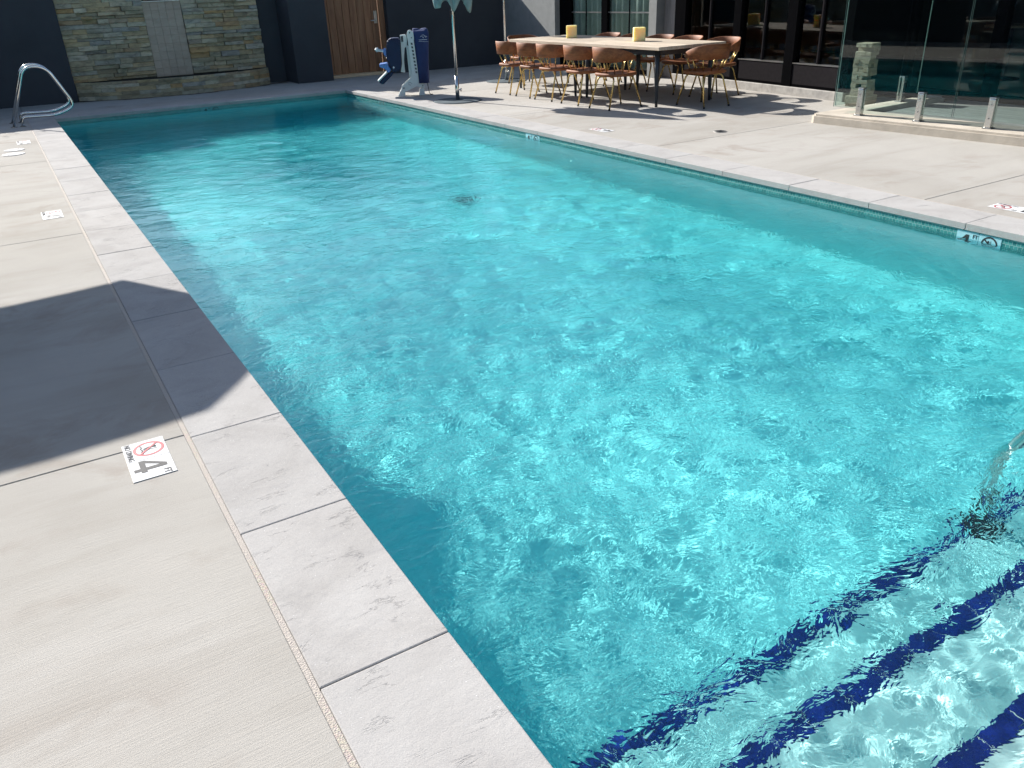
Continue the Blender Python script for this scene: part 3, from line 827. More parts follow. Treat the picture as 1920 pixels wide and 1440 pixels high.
# ------------------------------------------------------------------ dining table and chairs
mat_wood('table_wood', (0.34, 0.265, 0.185), (0.47, 0.385, 0.285), (0.57, 0.49, 0.385), 1, 0.7)
plain('table_metal', (0.03, 0.034, 0.04), 0.4, 0.4, var=0.15)
def table(cy2, lab):
    t = empty('dining_table', (7.47, cy2, 0))
    hw, hl = 0.60, 0.945; n = 8; w = 2 * hw / n
    for k in range(n):
        b = bbox('plank', -w / 2 + 0.001, w / 2 - 0.001, -hl, hl, 0.728, 0.77 + random.uniform(-0.001, 0.001), MAT['table_wood'], t, 0.003); b.location = (-hw + (k + 0.5) * w, 0, 0)
    f = bmesh.new()
    box(f, -0.50, 0.50, -0.80, -0.77, 0.655, 0.7265); box(f, -0.50, 0.50, 0.77, 0.80, 0.655, 0.7265); box(f, -0.50, -0.47, -0.769, 0.769, 0.655, 0.7265); box(f, 0.47, 0.50, -0.769, 0.769, 0.655, 0.7265)
    obj('apron', f, MAT['table_metal'], t)
    for sx in (-1, 1):
        for s in (-1, 1):
            bm = bmesh.new(); tube(bm, [(sx * 0.487, s * 0.80, 0.0), (sx * 0.487, s * 0.80, 0.10), (sx * 0.485, s * 0.785, 0.40), (sx * 0.485, s * 0.785, 0.727)], [0.019, 0.021, 0.033, 0.036], 12)
            obj('leg', bm, MAT['table_metal'], t, True)
    return tag(t, lab, 'table', 'two tables pushed together')
table(8.15, 'weathered plank dining table with dark legs, end nearer the glass fence')
table(10.045, 'weathered plank dining table with dark legs, end nearer the navy wall')

mat_wood('chair_wood', (0.135, 0.042, 0.011), (0.23, 0.073, 0.019), (0.31, 0.115, 0.034), 1, 0.6)
plain('brass', (0.62, 0.44, 0.17), 0.28, 1.0, var=0.08)
plain('black_rubber', (0.012, 0.012, 0.012), 0.7)
def make_chair():
    c = empty('dining_chair', (0, 0, 0))
    # seat: dished rounded shield
    bm = bmesh.new(); n = 28
    def rad(a):
        x, y = math.cos(a), math.sin(a)
        return 1.0 / ((abs(x) / 0.245) ** 3.2 + (abs(y) / 0.255) ** 3.2) ** (1 / 3.2)
    prof = [(0.0, 0.447), (0.5, 0.449), (0.85, 0.458), (0.97, 0.459), (1.0, 0.452), (1.0, 0.428), (0.95, 0.418), (0.0, 0.418)]
    rings = []
    for s, z in prof:
        if s == 0: rings.append([bm.verts.new((0, 0, z))])
        else: rings.append([bm.verts.new((s * rad(2 * math.pi * k / n) * math.cos(2 * math.pi * k / n), s * rad(2 * math.pi * k / n) * math.sin(2 * math.pi * k / n), z)) for k in range(n)])
    for a, b in zip(rings, rings[1:]):
        for k in range(n):
            k2 = (k + 1) % n
            if len(a) == 1: bm.faces.new((a[0], b[k], b[k2]))
            elif len(b) == 1: bm.faces.new((a[k], b[0], a[k2]))
            else: bm.faces.new((a[k], b[k], b[k2], a[k2]))
    obj('seat', bm, MAT['chair_wood'], c, True)
    # bent backrest wrapping into arms
    bm = bmesh.new(); m = 40; sec = []
    for k in range(m + 1):
        u = -1 + 2 * k / m; th = u * math.radians(118)
        au = abs(u)
        zt = 0.79 - 0.125 * (max(0, au - 0.25) / 0.75) ** 1.6
        hh = 0.155 * (1 - max(0, (au - 0.30) / 0.70) ** 1.4) + 0.034
        rx, ry = 0.275, 0.29
        lean = 0.018
        cx, cyy = -rx * math.cos(th) - 0.02, ry * math.sin(th)
        nx, ny = -math.cos(th), math.sin(th)
        t = 0.011
        zb = zt - hh
        def pt(o, z): return bm.verts.new((cx + nx * (o + lean * (z - zb) / 0.19), cyy + ny * (o + lean * (z - zb) / 0.19), z))
        sec.append([pt(-t, zb), pt(-t * 0.9, zt - 0.006), pt(-t * 0.4, zt), pt(t * 0.4, zt), pt(t, zt - 0.006), pt(t, zb)])
    for a, b in zip(sec, sec[1:]):
        for i in range(6): bm.faces.new((a[i], a[(i + 1) % 6], b[(i + 1) % 6], b[i]))
    bm.faces.new(sec[0]); bm.faces.new(sec[-1][::-1])
    o = obj('backrest', bm, MAT['chair_wood'], c, True)
    # spindles
    for u in (-0.90, -0.66, -0.40, -0.14, 0.14, 0.40, 0.66, 0.90):
        th = u * math.radians(118); au = abs(u)
        zt = 0.79 - 0.125 * (max(0, au - 0.25) / 0.75) ** 1.6; hh = 0.155 * (1 - max(0, (au - 0.30) / 0.70) ** 1.4) + 0.034
        top = (-0.275 * math.cos(th) - 0.02, 0.29 * math.sin(th), zt - hh + 0.012)
        th2 = th * 0.93; bot = (-0.205 * math.cos(th2), 0.215 * math.sin(th2), 0.452)
        bm = bmesh.new(); tube(bm, [bot, top], 0.0075, 8); obj('spindle', bm, MAT['brass'], c, True)
    # legs: bent tube from under the seat
    for sx in (-1, 1):
        for s in (-1, 1):
            bm = bmesh.new()
            tube(bm, smooth_path([(sx * 0.13, s * 0.045, 0.407), (sx * 0.165, s * 0.165, 0.407), (sx * 0.285, s * 0.215, 0.006)], 0.06, 5), 0.0115, 8)
            l = obj('leg', bm, MAT['brass'], c, True)
            bm = bmesh.new(); tube(bm, [(sx * 0.286, s * 0.2155, 0.0), (sx * 0.2795, s * 0.2128, 0.022)], 0.0135, 8); obj('foot_cap', bm, MAT['black_rubber'], l)
    return c
ch0 = make_chair(); used = [False]
GR = 'dining chairs round the joined tables'
def chair(x, y, deg, label):
    o = ch0 if not used[0] else copy_tree(ch0)
    used[0] = True
    o.location = (x, y, 0); o.rotation_euler = (0, 0, math.radians(deg))
    tag(o, label, 'chair', GR)
side = ('closest to the glass fence', 'second from the glass fence', 'in the middle', 'second from the navy wall', 'closest to the navy wall')
for k, (y, dg) in enumerate(((7.76, 2), (8.45, -1), (9.16, 3), (9.71, -2), (10.34, 2))):
    chair(6.60, y, dg, 'brown wood chair on the pool side of the table, ' + side[k])
for k, (y, dg) in enumerate(((7.62, 182), (8.38, 178), (9.02, 181), (9.70, 177), (10.36, 180))):
    chair(8.31, y, dg, 'brown wood chair on the storefront side of the table, ' + side[k])
chair(7.52, 7.02, 87, 'curved brown wood chair with brass legs at the table end towards the glass fence')
chair(7.42, 11.34, -92, 'curved brown wood chair with brass legs at the table end towards the navy wall')

def mat_wax():
    g = N('cream_wax'); v = g.coord()
    g.base(g.ramp(g.noise(v, 9, 4), [(0.3, (0.80, 0.66, 0.27)), (0.7, (0.86, 0.75, 0.38))])).rough(0.5)
    g.set(g.b.inputs['Subsurface Weight'], 0.7); g.set(g.b.inputs['Subsurface Radius'], (0.12, 0.08, 0.03)); g.set(g.b.inputs['Subsurface Scale'], 1.0)
    return g.m
MAT['wax'] = mat_wax()
def candle(x, y, dg, lab):
    t = empty('candle', (x, y, 0.7715), math.radians(dg))
    bm = bmesh.new(); h = 0.085
    box(bm, -h, h, -h, h, 0, 0.185, 0.012, 3)
    obj('candle_body', bm, MAT['wax'], t, False)
    bm = bmesh.new(); tube(bm, [(0, 0, 0.184), (0.002, 0, 0.198)], 0.002, 6); obj('wick', bm, MAT['black_rubber'], t)
    return tag(t, lab, 'candle', 'square candles on the tables')
candle(7.53, 8.42, -34, 'square cream pillar candle on the table end nearer the glass fence')
candle(7.55, 10.15, -36, 'square cream pillar candle on the table end nearer the navy wall')

# ------------------------------------------------------------------ umbrellas
def mat_cloth(name, a, b):
    g = N(name); v = g.coord(); g.base(g.ramp(g.noise(v, 6, 5), [(0.3, a), (0.7, b)])).rough(0.85)
    g.normal(g.bump(g.noise(v, 25, 4, 0.7), 0.4, 0.01)); MAT[name] = g.m
mat_cloth('teal_canvas', (0.15, 0.235, 0.235), (0.24, 0.34, 0.335))
plain('base_steel', (0.085, 0.105, 0.115), 0.85, 0.0, var=0.25, scale=9, spec=0.15)
def base_and_pole(t, top):
    bm = bmesh.new(); lathe(bm, [(0, 0.0), (0.37, 0.0), (0.375, 0.006), (0.36, 0.014), (0.05, 0.022), (0.0, 0.022)], 40); obj('base_plate', bm, MAT['base_steel'], t, False)
    bm = bmesh.new(); tube(bm, [(0, 0, 0.022), (0, 0, 0.36)], 0.030, 14); s = obj('sleeve', bm, MAT['steel'], t, True)
    bm = bmesh.new(); tube(bm, [(0.03, -0.0, 0.16), (0.06, -0.02, 0.16)], 0.008, 8); tube(bm, smooth_path([(0.06, -0.02, 0.135), (0.075, -0.03, 0.16), (0.06, -0.02, 0.185), (0.045, -0.01, 0.16), (0.06, -0.02, 0.135)], 0.01, 3), 0.005, 6); obj('clamp_knob', bm, MAT['steel'], s)
    bm = bmesh.new(); tube(bm, [(0, 0, 0.3605), (0, 0, top)], 0.021, 14); obj('pole', bm, MAT['steel'], t, True)
def furled(x, y, lab, seed, up=0.0):
    rn = random.Random(seed)
    t = empty('patio_umbrella', (x, y, 0), rn.uniform(0, 2)); base_and_pole(t, 2.42 + up)
    bm = bmesh.new(); tube(bm, [(0, 0, 1.21 + up), (0, 0, 1.27 + up)], 0.034, 12); obj('hub', bm, MAT['steel'], t)
    # hanging half furled canopy: deep folds between eight ribs
    bm = bmesh.new(); n = 96; rows = 14; rings = []
    for j in range(rows + 1):
        u = j / rows; z = 2.40 + up - 1.0 * u; rr = 0.03 + 0.35 * u ** 0.75 * (1 - 0.25 * u ** 6)
        ring_ = []
        for k in range(n):
            a = 2 * math.pi * k / n
            f = 0.76 + 0.22 * abs(math.cos(4 * a)) ** 0.7 + 0.07 * math.sin(3 * a + 5 * u + seed)
            zz = z - (0.13 * (1 - abs(math.cos(3.0 * a + 0.5))) + 0.05 * math.sin(7 * a + seed)) * u ** 3
            ring_.append(bm.verts.new((rr * f * math.cos(a + 0.5 * u), rr * f * math.sin(a + 0.5 * u), zz)))
        rings.append(ring_)
    for a, b in zip(rings, rings[1:]):
        for k in range(n): bm.faces.new((a[k], b[k], b[(k + 1) % n], a[(k + 1) % n]))
    c = obj('canopy', bm, MAT['teal_canvas'], t, True)
    s = c.modifiers.new('thick', 'SOLIDIFY'); s.thickness = 0.003
    for k in range(8):
        a = 2 * math.pi * k / 8 + 0.25
        bm = bmesh.new(); tube(bm, [(0.03 * math.cos(a), 0.03 * math.sin(a), 2.38 + up), (0.15 * math.cos(a), 0.15 * math.sin(a), 1.5 + up)], 0.006, 6); obj('rib', bm, MAT['dull_steel'], t)
    bm = bmesh.new(); lathe(bm, [(0.0, 2.46 + up), (0.02, 2.45 + up), (0.03, 2.42 + up), (0.02, 2.40 + up)], 12); obj('finial', bm, MAT['steel'], t)
    tag(t, lab, 'umbrella', 'patio umbrellas by the pool')
furled(5.40, 10.15, 'furled grey-teal patio umbrella on a steel base beside the pool lift', 1)
furled(7.42, 12.05, 'furled grey-teal patio umbrella behind the table end at the navy wall', 4, 0.32)
HEX = [(1.32, -0.12), (0.61, 1.12), (-0.65, 1.03), (-1.30, 0.0), (-0.60, -1.07), (0.66, -1.03)]
def open_umbrella(x, y, z, R_):
    t = empty('patio_umbrella', (x, y, 0)); base_and_pole(t, z + 0.62)
    bm = bmesh.new(); apex = (0, 0, z + 0.6); n = 6; m = 6; rows = []
    for j in range(m + 1):
        u = j / m; ring_ = []
        for k in range(n):
            for s in range(4):
                h0, h1 = HEX[k], HEX[(k + 1) % n]
                w = s / 4; px_ = (h0[0] * (1 - w) + h1[0] * w) * u; py_ = (h0[1] * (1 - w) + h1[1] * w) * u
                ring_.append(bm.verts.new((px_, py_, z + 0.6 - 0.6 * u ** 1.1 + 0.03 * math.sin(math.pi * w) * u)))
        rows.append(ring_)
    for a, b in zip(rows[1:], rows[2:]):
        for k in range(24): bm.faces.new((a[k], b[k], b[(k + 1) % 24], a[(k + 1) % 24]))
    top = bm.verts.new(apex)
    for k in range(24): bm.faces.new((top, rows[1][k], rows[1][(k + 1) % 24]))
    for vtx in rows[0]: bm.verts.remove(vtx)
    c = obj('canopy', bm, MAT['teal_canvas'], t, True); s = c.modifiers.new('thick', 'SOLIDIFY'); s.thickness = 0.003
    for k in range(6):
        a = 2 * math.pi * k / 6; bm = bmesh.new(); tube(bm, [(0.02 * math.cos(a), 0.02 * math.sin(a), z + 0.57), (HEX[k][0] * 0.98, HEX[k][1] * 0.98, z - 0.01)], 0.009, 6); obj('rib', bm, MAT['dull_steel'], t)
    tag(t, 'open six-sided teal patio umbrella shading the deck beside the pool', 'umbrella', 'patio umbrellas by the pool')
open_umbrella(-1.83, 6.12, 2.10, 1.26)

# ------------------------------------------------------------------ pool lift
plain('lift_white', (0.62, 0.66, 0.65), 0.4, var=0.05); plain('lift_navy', (0.006, 0.013, 0.052), 0.45, var=0.1, spec=0.3)
plain('lift_blue', (0.10, 0.20, 0.48), 0.4, var=0.08); mat_cloth('lift_cover', (0.014, 0.026, 0.095), (0.022, 0.040, 0.13))
plain('lift_dark', (0.06, 0.075, 0.08), 0.6); plain('logo_white', (0.55, 0.60, 0.68), 0.7)
def lift():
    OX, OY = 5.25, 11.45
    t = empty('pool_lift', (OX, OY, 0), math.radians(-24)); t.scale = (0.92, 1, 1)
    def pr(name, pts, y0, y1, mat, parent=t, bev=0.008):
        bm = bmesh.new(); prism(bm, [(x - OX, z) for x, z in pts], 1, y0, y1)
        if bev: bmesh.ops.bevel(bm, geom=bm.edges[:], offset=bev, segments=2, affect='EDGES')
        return obj(name, bm, MAT[mat], parent)
    # cover over the battery mast
    bm = bmesh.new(); secs = []
    for z, x0, x1, d in ((0.19, 5.357, 5.553, 0.15), (0.5, 5.355, 5.57, 0.15), (0.82, 5.345, 5.60, 0.15), (0.91, 5.335, 5.611, 0.145), (0.965, 5.332, 5.59, 0.12), (0.985, 5.34, 5.56, 0.08), (0.98, 5.42, 5.48, 0.02)):
        ring_ = []
        for k in range(24):
            a = 2 * math.pi * k / 24; c_, s_ = math.cos(a), math.sin(a)
            ex = abs(c_) ** 0.45 * (1 if c_ > 0 else -1); ey = abs(s_) ** 0.45 * (1 if s_ > 0 else -1)
            w = 0.004 * math.sin(5 * a + z * 14)
            ring_.append(bm.verts.new(((x0 + x1) / 2 - OX + (x1 - x0) / 2 * ex + w, d * ey + w, z + (0.03 * abs(c_) ** 3 if z > 0.9 else 0))))
        secs.append(ring_)
    for a, b in zip(secs, secs[1:]):
        for k in range(24): bm.faces.new((a[k], a[(k + 1) % 24], b[(k + 1) % 24], b[k]))
    bm.faces.new(secs[-1]); bm.faces.new(secs[0][::-1])
    cov = obj('cover', bm, MAT['lift_cover'], t, True)
    def mark(name, pts, r):
        bm = bmesh.new(); tube(bm, [(x - OX, -0.152, z) for x, z in pts], r, 5); obj(name, bm, MAT['logo_white'], cov)
    mark('logo_wave', [(5.45, 0.885), (5.47, 0.905), (5.49, 0.885), (5.505, 0.868), (5.53, 0.905), (5.555, 0.87)], 0.0035)
    mark('logo_wave', [(5.48, 0.91), (5.51, 0.918), (5.54, 0.895), (5.57, 0.89)], 0.003)
    x = 5.425
    for k in range(15):                                  # tiny unreadable lettering
        w = random.uniform(0.005, 0.009); mark('letter', [(x, 0.843), (x + w, 0.849 + random.uniform(-.003, .003))], 0.0042); x += w + 0.0035
    mark('logo_bar', [(5.42, 0.822), (5.585, 0.815)], 0.002)
    # mast arm pair with racked inner face
    mast = [(5.247, 0.984), (5.29, 0.992), (5.345, 0.955), (5.358, 0.915), (5.352, 0.87), (5.328, 0.843), (5.373, 0.334), (5.361, 0.205), (5.456, 0.18), (5.455, 0.105), (5.318, 0.150), (5.131, 0.069), (5.042, 0.086), (5.06, 0.158), (5.215, 0.255), (5.265, 0.334), (5.242, 0.83), (5.219, 0.911)]
    a1 = pr('mast_plate', mast, -0.10, -0.055, 'lift_white')
    pr('mast_plate', mast, 0.055, 0.10, 'lift_white')
    for k in range(9):
        f = k / 8; cx = 5.297 + 0.040 * f; cz = 0.79 - 0.43 * f
        pr('rack_slot', [(cx - 0.016, cz - 0.013), (cx + 0.016, cz - 0.017), (cx + 0.013, cz + 0.014), (cx - 0.019, cz + 0.018)], -0.1035, -0.1005, 'lift_dark', a1, 0)
    for cx, cz, r in ((5.275, 0.955, 0.012), (5.09, 0.125, 0.012), (5.30, 0.88, 0.010), (5.43, 0.15, 0.008)):
        bm = bmesh.new(); tube(bm, [(cx - OX, -0.1005, cz), (cx - OX, -0.108, cz)], r, 10); obj('bolt', bm, MAT['lift_dark'], a1)
    bm = bmesh.new(); tube(bm, [(5.17 - OX, -0.1015, 0.20), (5.215 - OX, -0.1015, 0.207), (5.235 - OX, -0.1015, 0.185)], 0.003, 5); tube(bm, [(5.175 - OX, -0.1015, 0.178), (5.22 - OX, -0.1015, 0.165)], 0.003, 5); obj('emblem', bm, MAT['lift_dark'], a1)
    pr('actuator', [(5.195, 0.762), (5.238, 0.760), (5.283, 0.342), (5.206, 0.274)], -0.045, 0.045, 'lift_white')
    pr('seat_post', [(5.10, 0.923), (5.20, 0.930), (5.222, 0.867), (5.209, 0.761), (5.158, 0.729), (5.129, 0.553), (5.139, 0.353), (5.060, 0.369), (5.105, 0.501), (5.108, 0.873)], -0.05, 0.05, 'lift_white')
    pr('clasp', [(5.115, 0.905), (5.155, 0.91), (5.155, 0.825), (5.120, 0.82)], -0.06, -0.052, 'lift_dark', bev=0)
    st = pr('seat_shell', [(4.848, 0.732), (4.856, 0.81), (4.880, 0.855), (4.915, 0.88), (4.967, 0.889), (5.095, 0.884), (5.085, 0.537), (5.083, 0.466), (5.055, 0.396), (4.925, 0.379), (4.862, 0.492), (4.853, 0.608), (4.832, 0.627)], -0.17, 0.17, 'lift_navy', bev=0.02)
    pr('side_mark', [(4.93, 0.455), (4.945, 0.475), (4.965, 0.45), (4.94, 0.437)], -0.1745, -0.1705, 'logo_white', st, 0)
    for yy in (-0.165, 0.115):
        ab = pr('arm_block', [(4.796, 0.735), (4.845, 0.722), (4.835, 0.612), (4.792, 0.656)], yy, yy + 0.05, 'lift_blue')
        bm = bmesh.new(); tube(bm, [(4.80 - OX, yy + 0.025, 0.695), (4.70 - OX, yy + 0.025, 0.716), (4.69 - OX, yy + 0.025, 0.718), (4.648 - OX, yy + 0.025, 0.733)], [0.013, 0.013, 0.030, 0.006], 10); obj('arm_grip', bm, MAT['lift_white'], ab, True)
    pr('seat_pan', [(4.702, 0.508), (4.838, 0.520), (4.893, 0.410), (4.842, 0.370), (4.798, 0.443), (4.698, 0.468)], -0.16, 0.16, 'lift_blue')
    fr = pr('foot_rest', [(4.654, 0.234), (4.83, 0.368), (4.954, 0.395), (4.904, 0.326), (4.733, 0.196)], -0.13, 0.13, 'lift_navy', bev=0.012)
    pr('foot_pad', [(4.640, 0.256), (4.812, 0.388), (4.895, 0.401), (4.83, 0.376), (4.656, 0.240)], -0.12, 0.12, 'lift_white', fr, 0.003)
    for yy in (-0.10, 0.06):
        pr('front_bracket', [(4.975, 0.0), (5.0, 0.045), (5.049, 0.112), (5.111, 0.09), (5.105, 0.0)], yy - 0.012, yy + 0.038, 'lift_white', bev=0.004)
        pr('rear_bracket', [(5.352, 0.0), (5.382, 0.112), (5.442, 0.105), (5.462, 0.0)], yy - 0.012, yy + 0.038, 'lift_white', bev=0.004)
    bm = bmesh.new(); tube(bm, smooth_path([(5.515 - OX, -0.06, 0.2), (5.53 - OX, -0.07, 0.08), (5.545 - OX, -0.09, 0.008), (5.60 - OX, -0.10, 0.008)], 0.04), 0.006, 6); obj('cord', bm, MAT['black_rubber'], t)
    tag(t, 'blue and white pool lift with seat, footrest and covered mast by the pool corner', 'pool lift')
lift()

# ------------------------------------------------------------------ rails
def ladder_rail(y, lab):
    t = empty('grab_rail', (0, y, 0))
    bm = bmesh.new()
    tube(bm, smooth_path([(-0.575, 0, 0.004), (-0.255, 0, 0.80), (0.03, 0, 0.78), (0.29, 0, 0.22), (0.02, 0, 0.115), (-0.44, 0, 0.13), (-0.46, 0, 0.004)], [0, 0.16, 0.20, 0.13, 0.13, 0.10, 0], 10), 0.0195, 12)
    obj('rail_tube', bm, MAT['steel'], t, True)
    for x in (-0.575, -0.46):
        bm = bmesh.new(); lathe(bm, [(0.045, 0.0015), (0.045, 0.006), (0.022, 0.012)], 18); o = obj('flange', bm, MAT['steel'], t); o.location = (x, 0, 0)
    return tag(t, lab, 'grab rail', 'pair of steel ladder rails')
ladder_rail(12.55, 'bent stainless steel grab rail at the pool corner, the one away from the wall')
ladder_rail(13.10, 'bent stainless steel grab rail at the pool corner, the one beside the wall')
t = empty('stair_rail', (2.325, -0.17, 0))
bm = bmesh.new(); tube(bm, smooth_path([(0, 0.0, -0.899), (0, 0.0, -0.14), (0.02, -0.62, 0.66), (0.02, -1.36, 0.66), (0.02, -1.45, 0.004)], [0, 0.22, 0.3, 0.2, 0], 10), 0.0245, 14)
receiver(obj('rail_tube', bm, MAT['steel'], t, True))
bm = bmesh.new(); lathe(bm, [(0.075, 0), (0.075, 0.012), (0.05, 0.05), (0.027, 0.06)], 18); o = receiver(obj('foot_cup', bm, MAT['black_rubber'], t)); o.location = (0, 0, -0.899)
bm = bmesh.new(); lathe(bm, [(0.055, 0), (0.055, 0.006), (0.03, 0.02)], 18); o = obj('flange', bm, MAT['steel'], t); o.location = (0.02, -1.45, 0.0015)
tag(t, 'bent stainless steel handrail standing on the pool steps', 'handrail')

# ------------------------------------------------------------------ deck signs, covers, drain
plain('sign_white', (0.66, 0.66, 0.65), 0.6, var=0.06, spec=0.1); plain('lid_white', (0.55, 0.54, 0.52), 0.7, var=0.12, spec=0.1); plain('sign_black', (0.018, 0.018, 0.02), 0.7, var=0.3, scale=90); plain('sign_red', (0.36, 0.025, 0.035), 0.6, var=0.3, scale=90)
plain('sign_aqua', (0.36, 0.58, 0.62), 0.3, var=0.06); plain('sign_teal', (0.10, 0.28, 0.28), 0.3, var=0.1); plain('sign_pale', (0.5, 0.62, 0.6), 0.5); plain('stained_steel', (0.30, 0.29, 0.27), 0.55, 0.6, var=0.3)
def text_mesh(body, size, sx=1.0, fat=0.0):
    cu = bpy.data.curves.new('text', 'FONT'); cu.body = body; cu.size = size; cu.align_x = 'CENTER'; cu.align_y = 'CENTER'; cu.extrude = 0.0003; cu.offset = fat
    o = bpy.data.objects.new('text', cu); COL.objects.link(o)
    dg = bpy.context.evaluated_depsgraph_get(); dg.update()
    me = bpy.data.meshes.new_from_object(o.evaluated_get(dg)); bpy.data.objects.remove(o, do_unlink=True)
    me.transform(Matrix.Diagonal((sx, 1, 1, 1)))
    return me
TXT = {}
def sign(name, lab, depth, order, red, mat, group, faint=False):
    """two square tiles in a local frame: x = reading direction, y = up"""
    t = empty(name); s = 0.152
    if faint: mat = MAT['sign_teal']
    for k, kind in enumerate(order):
        ox = (k - 0.5) * (s + 0.003)
        p = bbox('tile', -s / 2, s / 2, -s / 2, s / 2, 0.0, 0.0018, mat, t, 0.0004); p.location = (ox, 0, 0)
        if kind == 'dive':
            bm = bmesh.new(); n = 40; ro, ri, zc = 0.057, 0.046, 0.013
            A = [[bm.verts.new((r * math.cos(2 * math.pi * i / n), zc + r * math.sin(2 * math.pi * i / n), 0.0026)) for i in range(n)] for r in (ri, ro)]
            for i in range(n): bm.faces.new((A[0][i], A[1][i], A[1][(i + 1) % n], A[0][(i + 1) % n]))
            d = Vector((0.72, -0.69)); nn = Vector((0.69, 0.72)) * 0.004
            q = [Vector((0, zc)) + d * a * 0.048 + nn * b for a, b in ((-1, -1), (1, -1), (1, 1), (-1, 1))]
            bm.faces.new([bm.verts.new((v_.x, v_.y, 0.0034)) for v_ in q])
            obj('prohibition_ring', bm, red, p)
            bm = bmesh.new()     # diving figure and waves
            def stroke(pts, r):
                for (x0, y0), (x1, y1) in zip(pts, pts[1:]):
                    dd = Vector((x1 - x0, y1 - y0)).normalized(); pp = Vector((-dd.y, dd.x)) * r
                    bm.faces.new([bm.verts.new((x, y, 0.0030)) for x, y in ((x0 + pp.x, y0 + pp.y), (x0 - pp.x, y0 - pp.y), (x1 - pp.x, y1 - pp.y), (x1 + pp.x, y1 + pp.y))])
            stroke([(-0.004, 0.040), (-0.012, 0.018), (-0.002, -0.006)], 0.004); stroke([(-0.012, 0.020), (0.014, 0.002)], 0.0028); stroke([(-0.004, 0.040), (-0.024, 0.030)], 0.003)
            stroke([(-0.034, -0.015), (-0.020, -0.010), (-0.008, -0.016), (0.006, -0.010), (0.02, -0.016), (0.034, -0.011)], 0.002); stroke([(0.008, 0.044), (0.008, -0.010)], 0.0016)
            obj('diver_symbol', bm, MAT['sign_black'], p)
            if 'nd' not in TXT: TXT['nd'] = text_mesh('NO DIVING', 0.030, 0.9, 0.0004)
            o = inst('lettering', TXT['nd'], p, (0, -0.059, 0.0026)); o.data.materials.clear(); o.data.materials.append(MAT['sign_black'])
        else:
            if depth not in TXT:
                bm = bmesh.new()
                def poly(pts): bm.faces.new([bm.verts.new((x, y, 0)) for x, y in pts])
                poly([(0.012, -0.058), (0.034, -0.058), (0.034, -0.035), (0.012, -0.035)])        # bold 4: stem foot, bar, diagonal, stem
                poly([(-0.046, -0.035), (0.048, -0.035), (0.048, -0.014), (-0.046, -0.014)])
                poly([(-0.046, -0.0138), (-0.022, -0.0138), (0.0118, 0.036), (0.0118, 0.058)])
                poly([(0.012, -0.0138), (0.034, -0.0138), (0.034, 0.058), (0.012, 0.058)])
                me = bpy.data.meshes.new('numeral'); bm.to_mesh(me); bm.free(); TXT[depth] = me
            o = inst('numeral', TXT[depth], p, (-0.022, -0.004, 0.0026))
            if len(depth) > 1:
                if 'half' not in TXT: TXT['half'] = text_mesh('½', 0.055, 0.8, 0.0006)
                o2 = inst('lettering', TXT['half'], p, (0.05, -0.03, 0.0026)); o2.data.materials.clear(); o2.data.materials.append(MAT['sign_black'])
            o.data.materials.clear(); o.data.materials.append(MAT['sign_black'])
            # heavier numeral
            if 'ft' not in TXT: TXT['ft'] = text_mesh('FT', 0.036, 0.9, 0.0008)
            o = inst('lettering', TXT['ft'], p, (0.054, 0.046, 0.0026)); o.data.materials.clear(); o.data.materials.append(MAT['sign_black'])
    return tag(t, lab, 'depth sign', group)
def place(t, x, y, z, X, Y):
    X = Vector(X); Y = Vector(Y); Z = X.cross(Y)
    m = Matrix.Identity(4)
    for i in range(3): m[i][0], m[i][1], m[i][2] = X[i], Y[i], Z[i]
    m[0][3], m[1][3], m[2][3] = x, y, z
    t.matrix_world = m
W_, R_D, B_ = MAT['sign_white'], MAT['sign_red'], MAT['sign_black']
for y, dpt, lb in ((1.447, '4', 'white no-diving and 4 FT tile sign on the deck beside the umbrella shadow'), (6.13, '4', 'white no-diving and 4 FT tile sign halfway along the deck'), (10.82, '4½', 'white no-diving and depth tile sign on the deck near the grab rails')):
    place(sign('depth_sign', lb, dpt, ('dive', 'num'), R_D, W_, 'depth signs on the deck'), -0.533, y, 0.0012, (0, -1, 0), (1, 0, 0))
for y, dpt, lb in ((1.50, '4', 'white no-diving tile sign on the deck across the pool opposite the steps'), (6.35, '4½', 'white no-diving tile sign on the deck between the pool and the table')):
    place(sign('depth_sign', lb, dpt, ('num', 'dive'), R_D, W_, 'depth signs on the deck'), 5.30, y, 0.0012, (0, 1, 0), (-1, 0, 0))
WT = 0.006
for y, dpt, lb in ((1.39, '4', 'aqua 4 FT waterline depth sign in the tile band under the coping by the steps'), (6.95, '4½', 'aqua 4½ FT waterline depth sign in the tile band across from the table'), (11.55, '4½', 'aqua waterline depth sign in the tile band near the pool lift')):
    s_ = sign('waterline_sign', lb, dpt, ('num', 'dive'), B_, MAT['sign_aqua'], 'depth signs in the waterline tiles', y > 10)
    place(s_, X1 - WT - 0.0005, y, -0.128, (0, -1, 0), (0, 0, 1))
    for c1 in s_.children_recursive: receiver(c1)
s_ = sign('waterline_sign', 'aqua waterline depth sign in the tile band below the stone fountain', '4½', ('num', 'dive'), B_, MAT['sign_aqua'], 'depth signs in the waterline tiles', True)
place(s_, 2.32, Y1 - WT - 0.0005, -0.128, (1, 0, 0), (0, 0, 1))
for c1 in s_.children_recursive: receiver(c1)

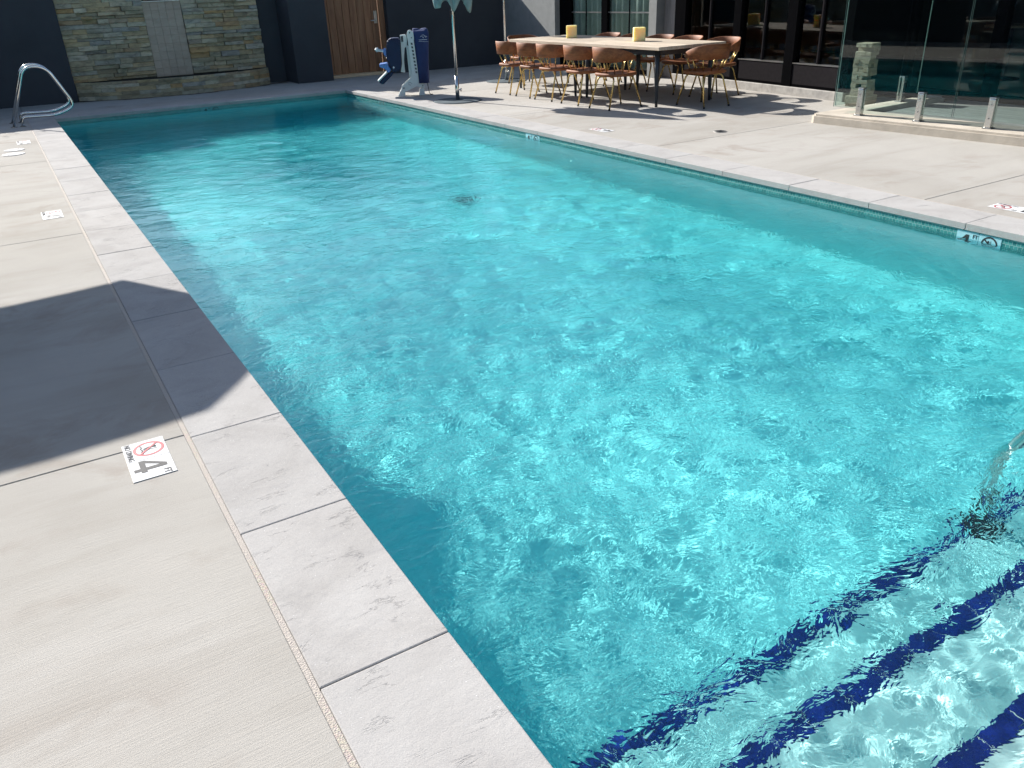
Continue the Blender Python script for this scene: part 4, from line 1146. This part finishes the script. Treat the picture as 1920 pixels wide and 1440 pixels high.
def lid(x, y, r, mat, lab, cat, name):
    t = empty(name, (x, y, 0.0012))
    bm = bmesh.new(); lathe(bm, [(r * 0.86, 0.0), (r * 0.86, 0.004), (r * 0.97, 0.005), (r, 0.0)], 32); obj('frame', bm, MAT[mat], t)
    bm = bmesh.new(); lathe(bm, [(0.0, 0.004), (r * 0.80, 0.004), (r * 0.84, 0.003), (r * 0.84, 0.0)], 32); p = obj('cover', bm, MAT[mat], t)
    for a in (0.6, 3.7):
        bm = bmesh.new(); lathe(bm, [(0.0, 0.006), (r * 0.09, 0.006), (r * 0.09, 0.0035)], 10); o = obj('finger_hole', bm, MAT['sign_black'], p); o.location = (r * 0.5 * math.cos(a), r * 0.5 * math.sin(a), 0)
    return tag(t, lab, cat)
lid(-0.66, 10.22, 0.115, 'lid_white', 'round white skimmer lid in the deck, beside the depth sign near the grab rails', 'skimmer lid', 'skimmer_lid')
lid(-0.68, 9.88, 0.125, 'lid_white', 'round white skimmer lid in the deck, further from the grab rails', 'skimmer lid', 'skimmer_lid')
t = lid(6.18, 5.31, 0.075, 'stained_steel', 'small round dark metal drain cover set in the deck', 'drain cover', 'deck_drain')
for k in range(-2, 3): bbox('grate_bar', -0.05, 0.05, k * 0.02 - 0.004, k * 0.02 + 0.004, 0.0045, 0.007, MAT['sign_black'], t)

# ------------------------------------------------------------------ shrub above the wall, whose leaves dapple the deck
plain('leaf_green', (0.06, 0.11, 0.035), 0.5, var=0.4, scale=4); plain('bark', (0.12, 0.085, 0.06), 0.9, var=0.3, bump=0.6)
def shrub(x, y, h, seed):
    rn = random.Random(seed); t = empty('shrub', (x, y, -0.06))
    bm = bmesh.new(); tips = []
    for k in range(9):
        a = rn.uniform(0, 6.28); r = rn.uniform(0.15, 0.55); p = [Vector((0, 0, 0))]
        for j in range(1, 6): p.append(Vector((math.cos(a) * r * (j / 5) ** 1.5 + rn.uniform(-.04, .04), math.sin(a) * r * (j / 5) ** 1.5 + rn.uniform(-.04, .04), h * j / 5 * rn.uniform(0.9, 1.0))))
        tube(bm, p, [0.025 * (1 - i / 6.5) for i in range(6)], 6); tips += p[3:]
    obj('stem', bm, MAT['bark'], t)
    bm = bmesh.new()
    for k in range(700):
        c = rn.choice(tips) + Vector((rn.gauss(0, .13), rn.gauss(0, .13), rn.gauss(0, .14))); d = Vector((rn.gauss(0, 1), rn.gauss(0, 1), rn.gauss(0, .6))).normalized(); u = d.orthogonal().normalized() * 0.02; l = rn.uniform(0.06, 0.11)
        bm.faces.new([bm.verts.new(q) for q in (c, c + d * l * .5 + u, c + d * l, c + d * l * .5 - u)])
    obj('leaves', bm, MAT['leaf_green'], t)['kind'] = 'stuff'
    tag(t, 'leafy green shrub growing behind the navy wall by the grab rails', 'shrub')
shrub(-2.05, 16.1, 2.55, 5)
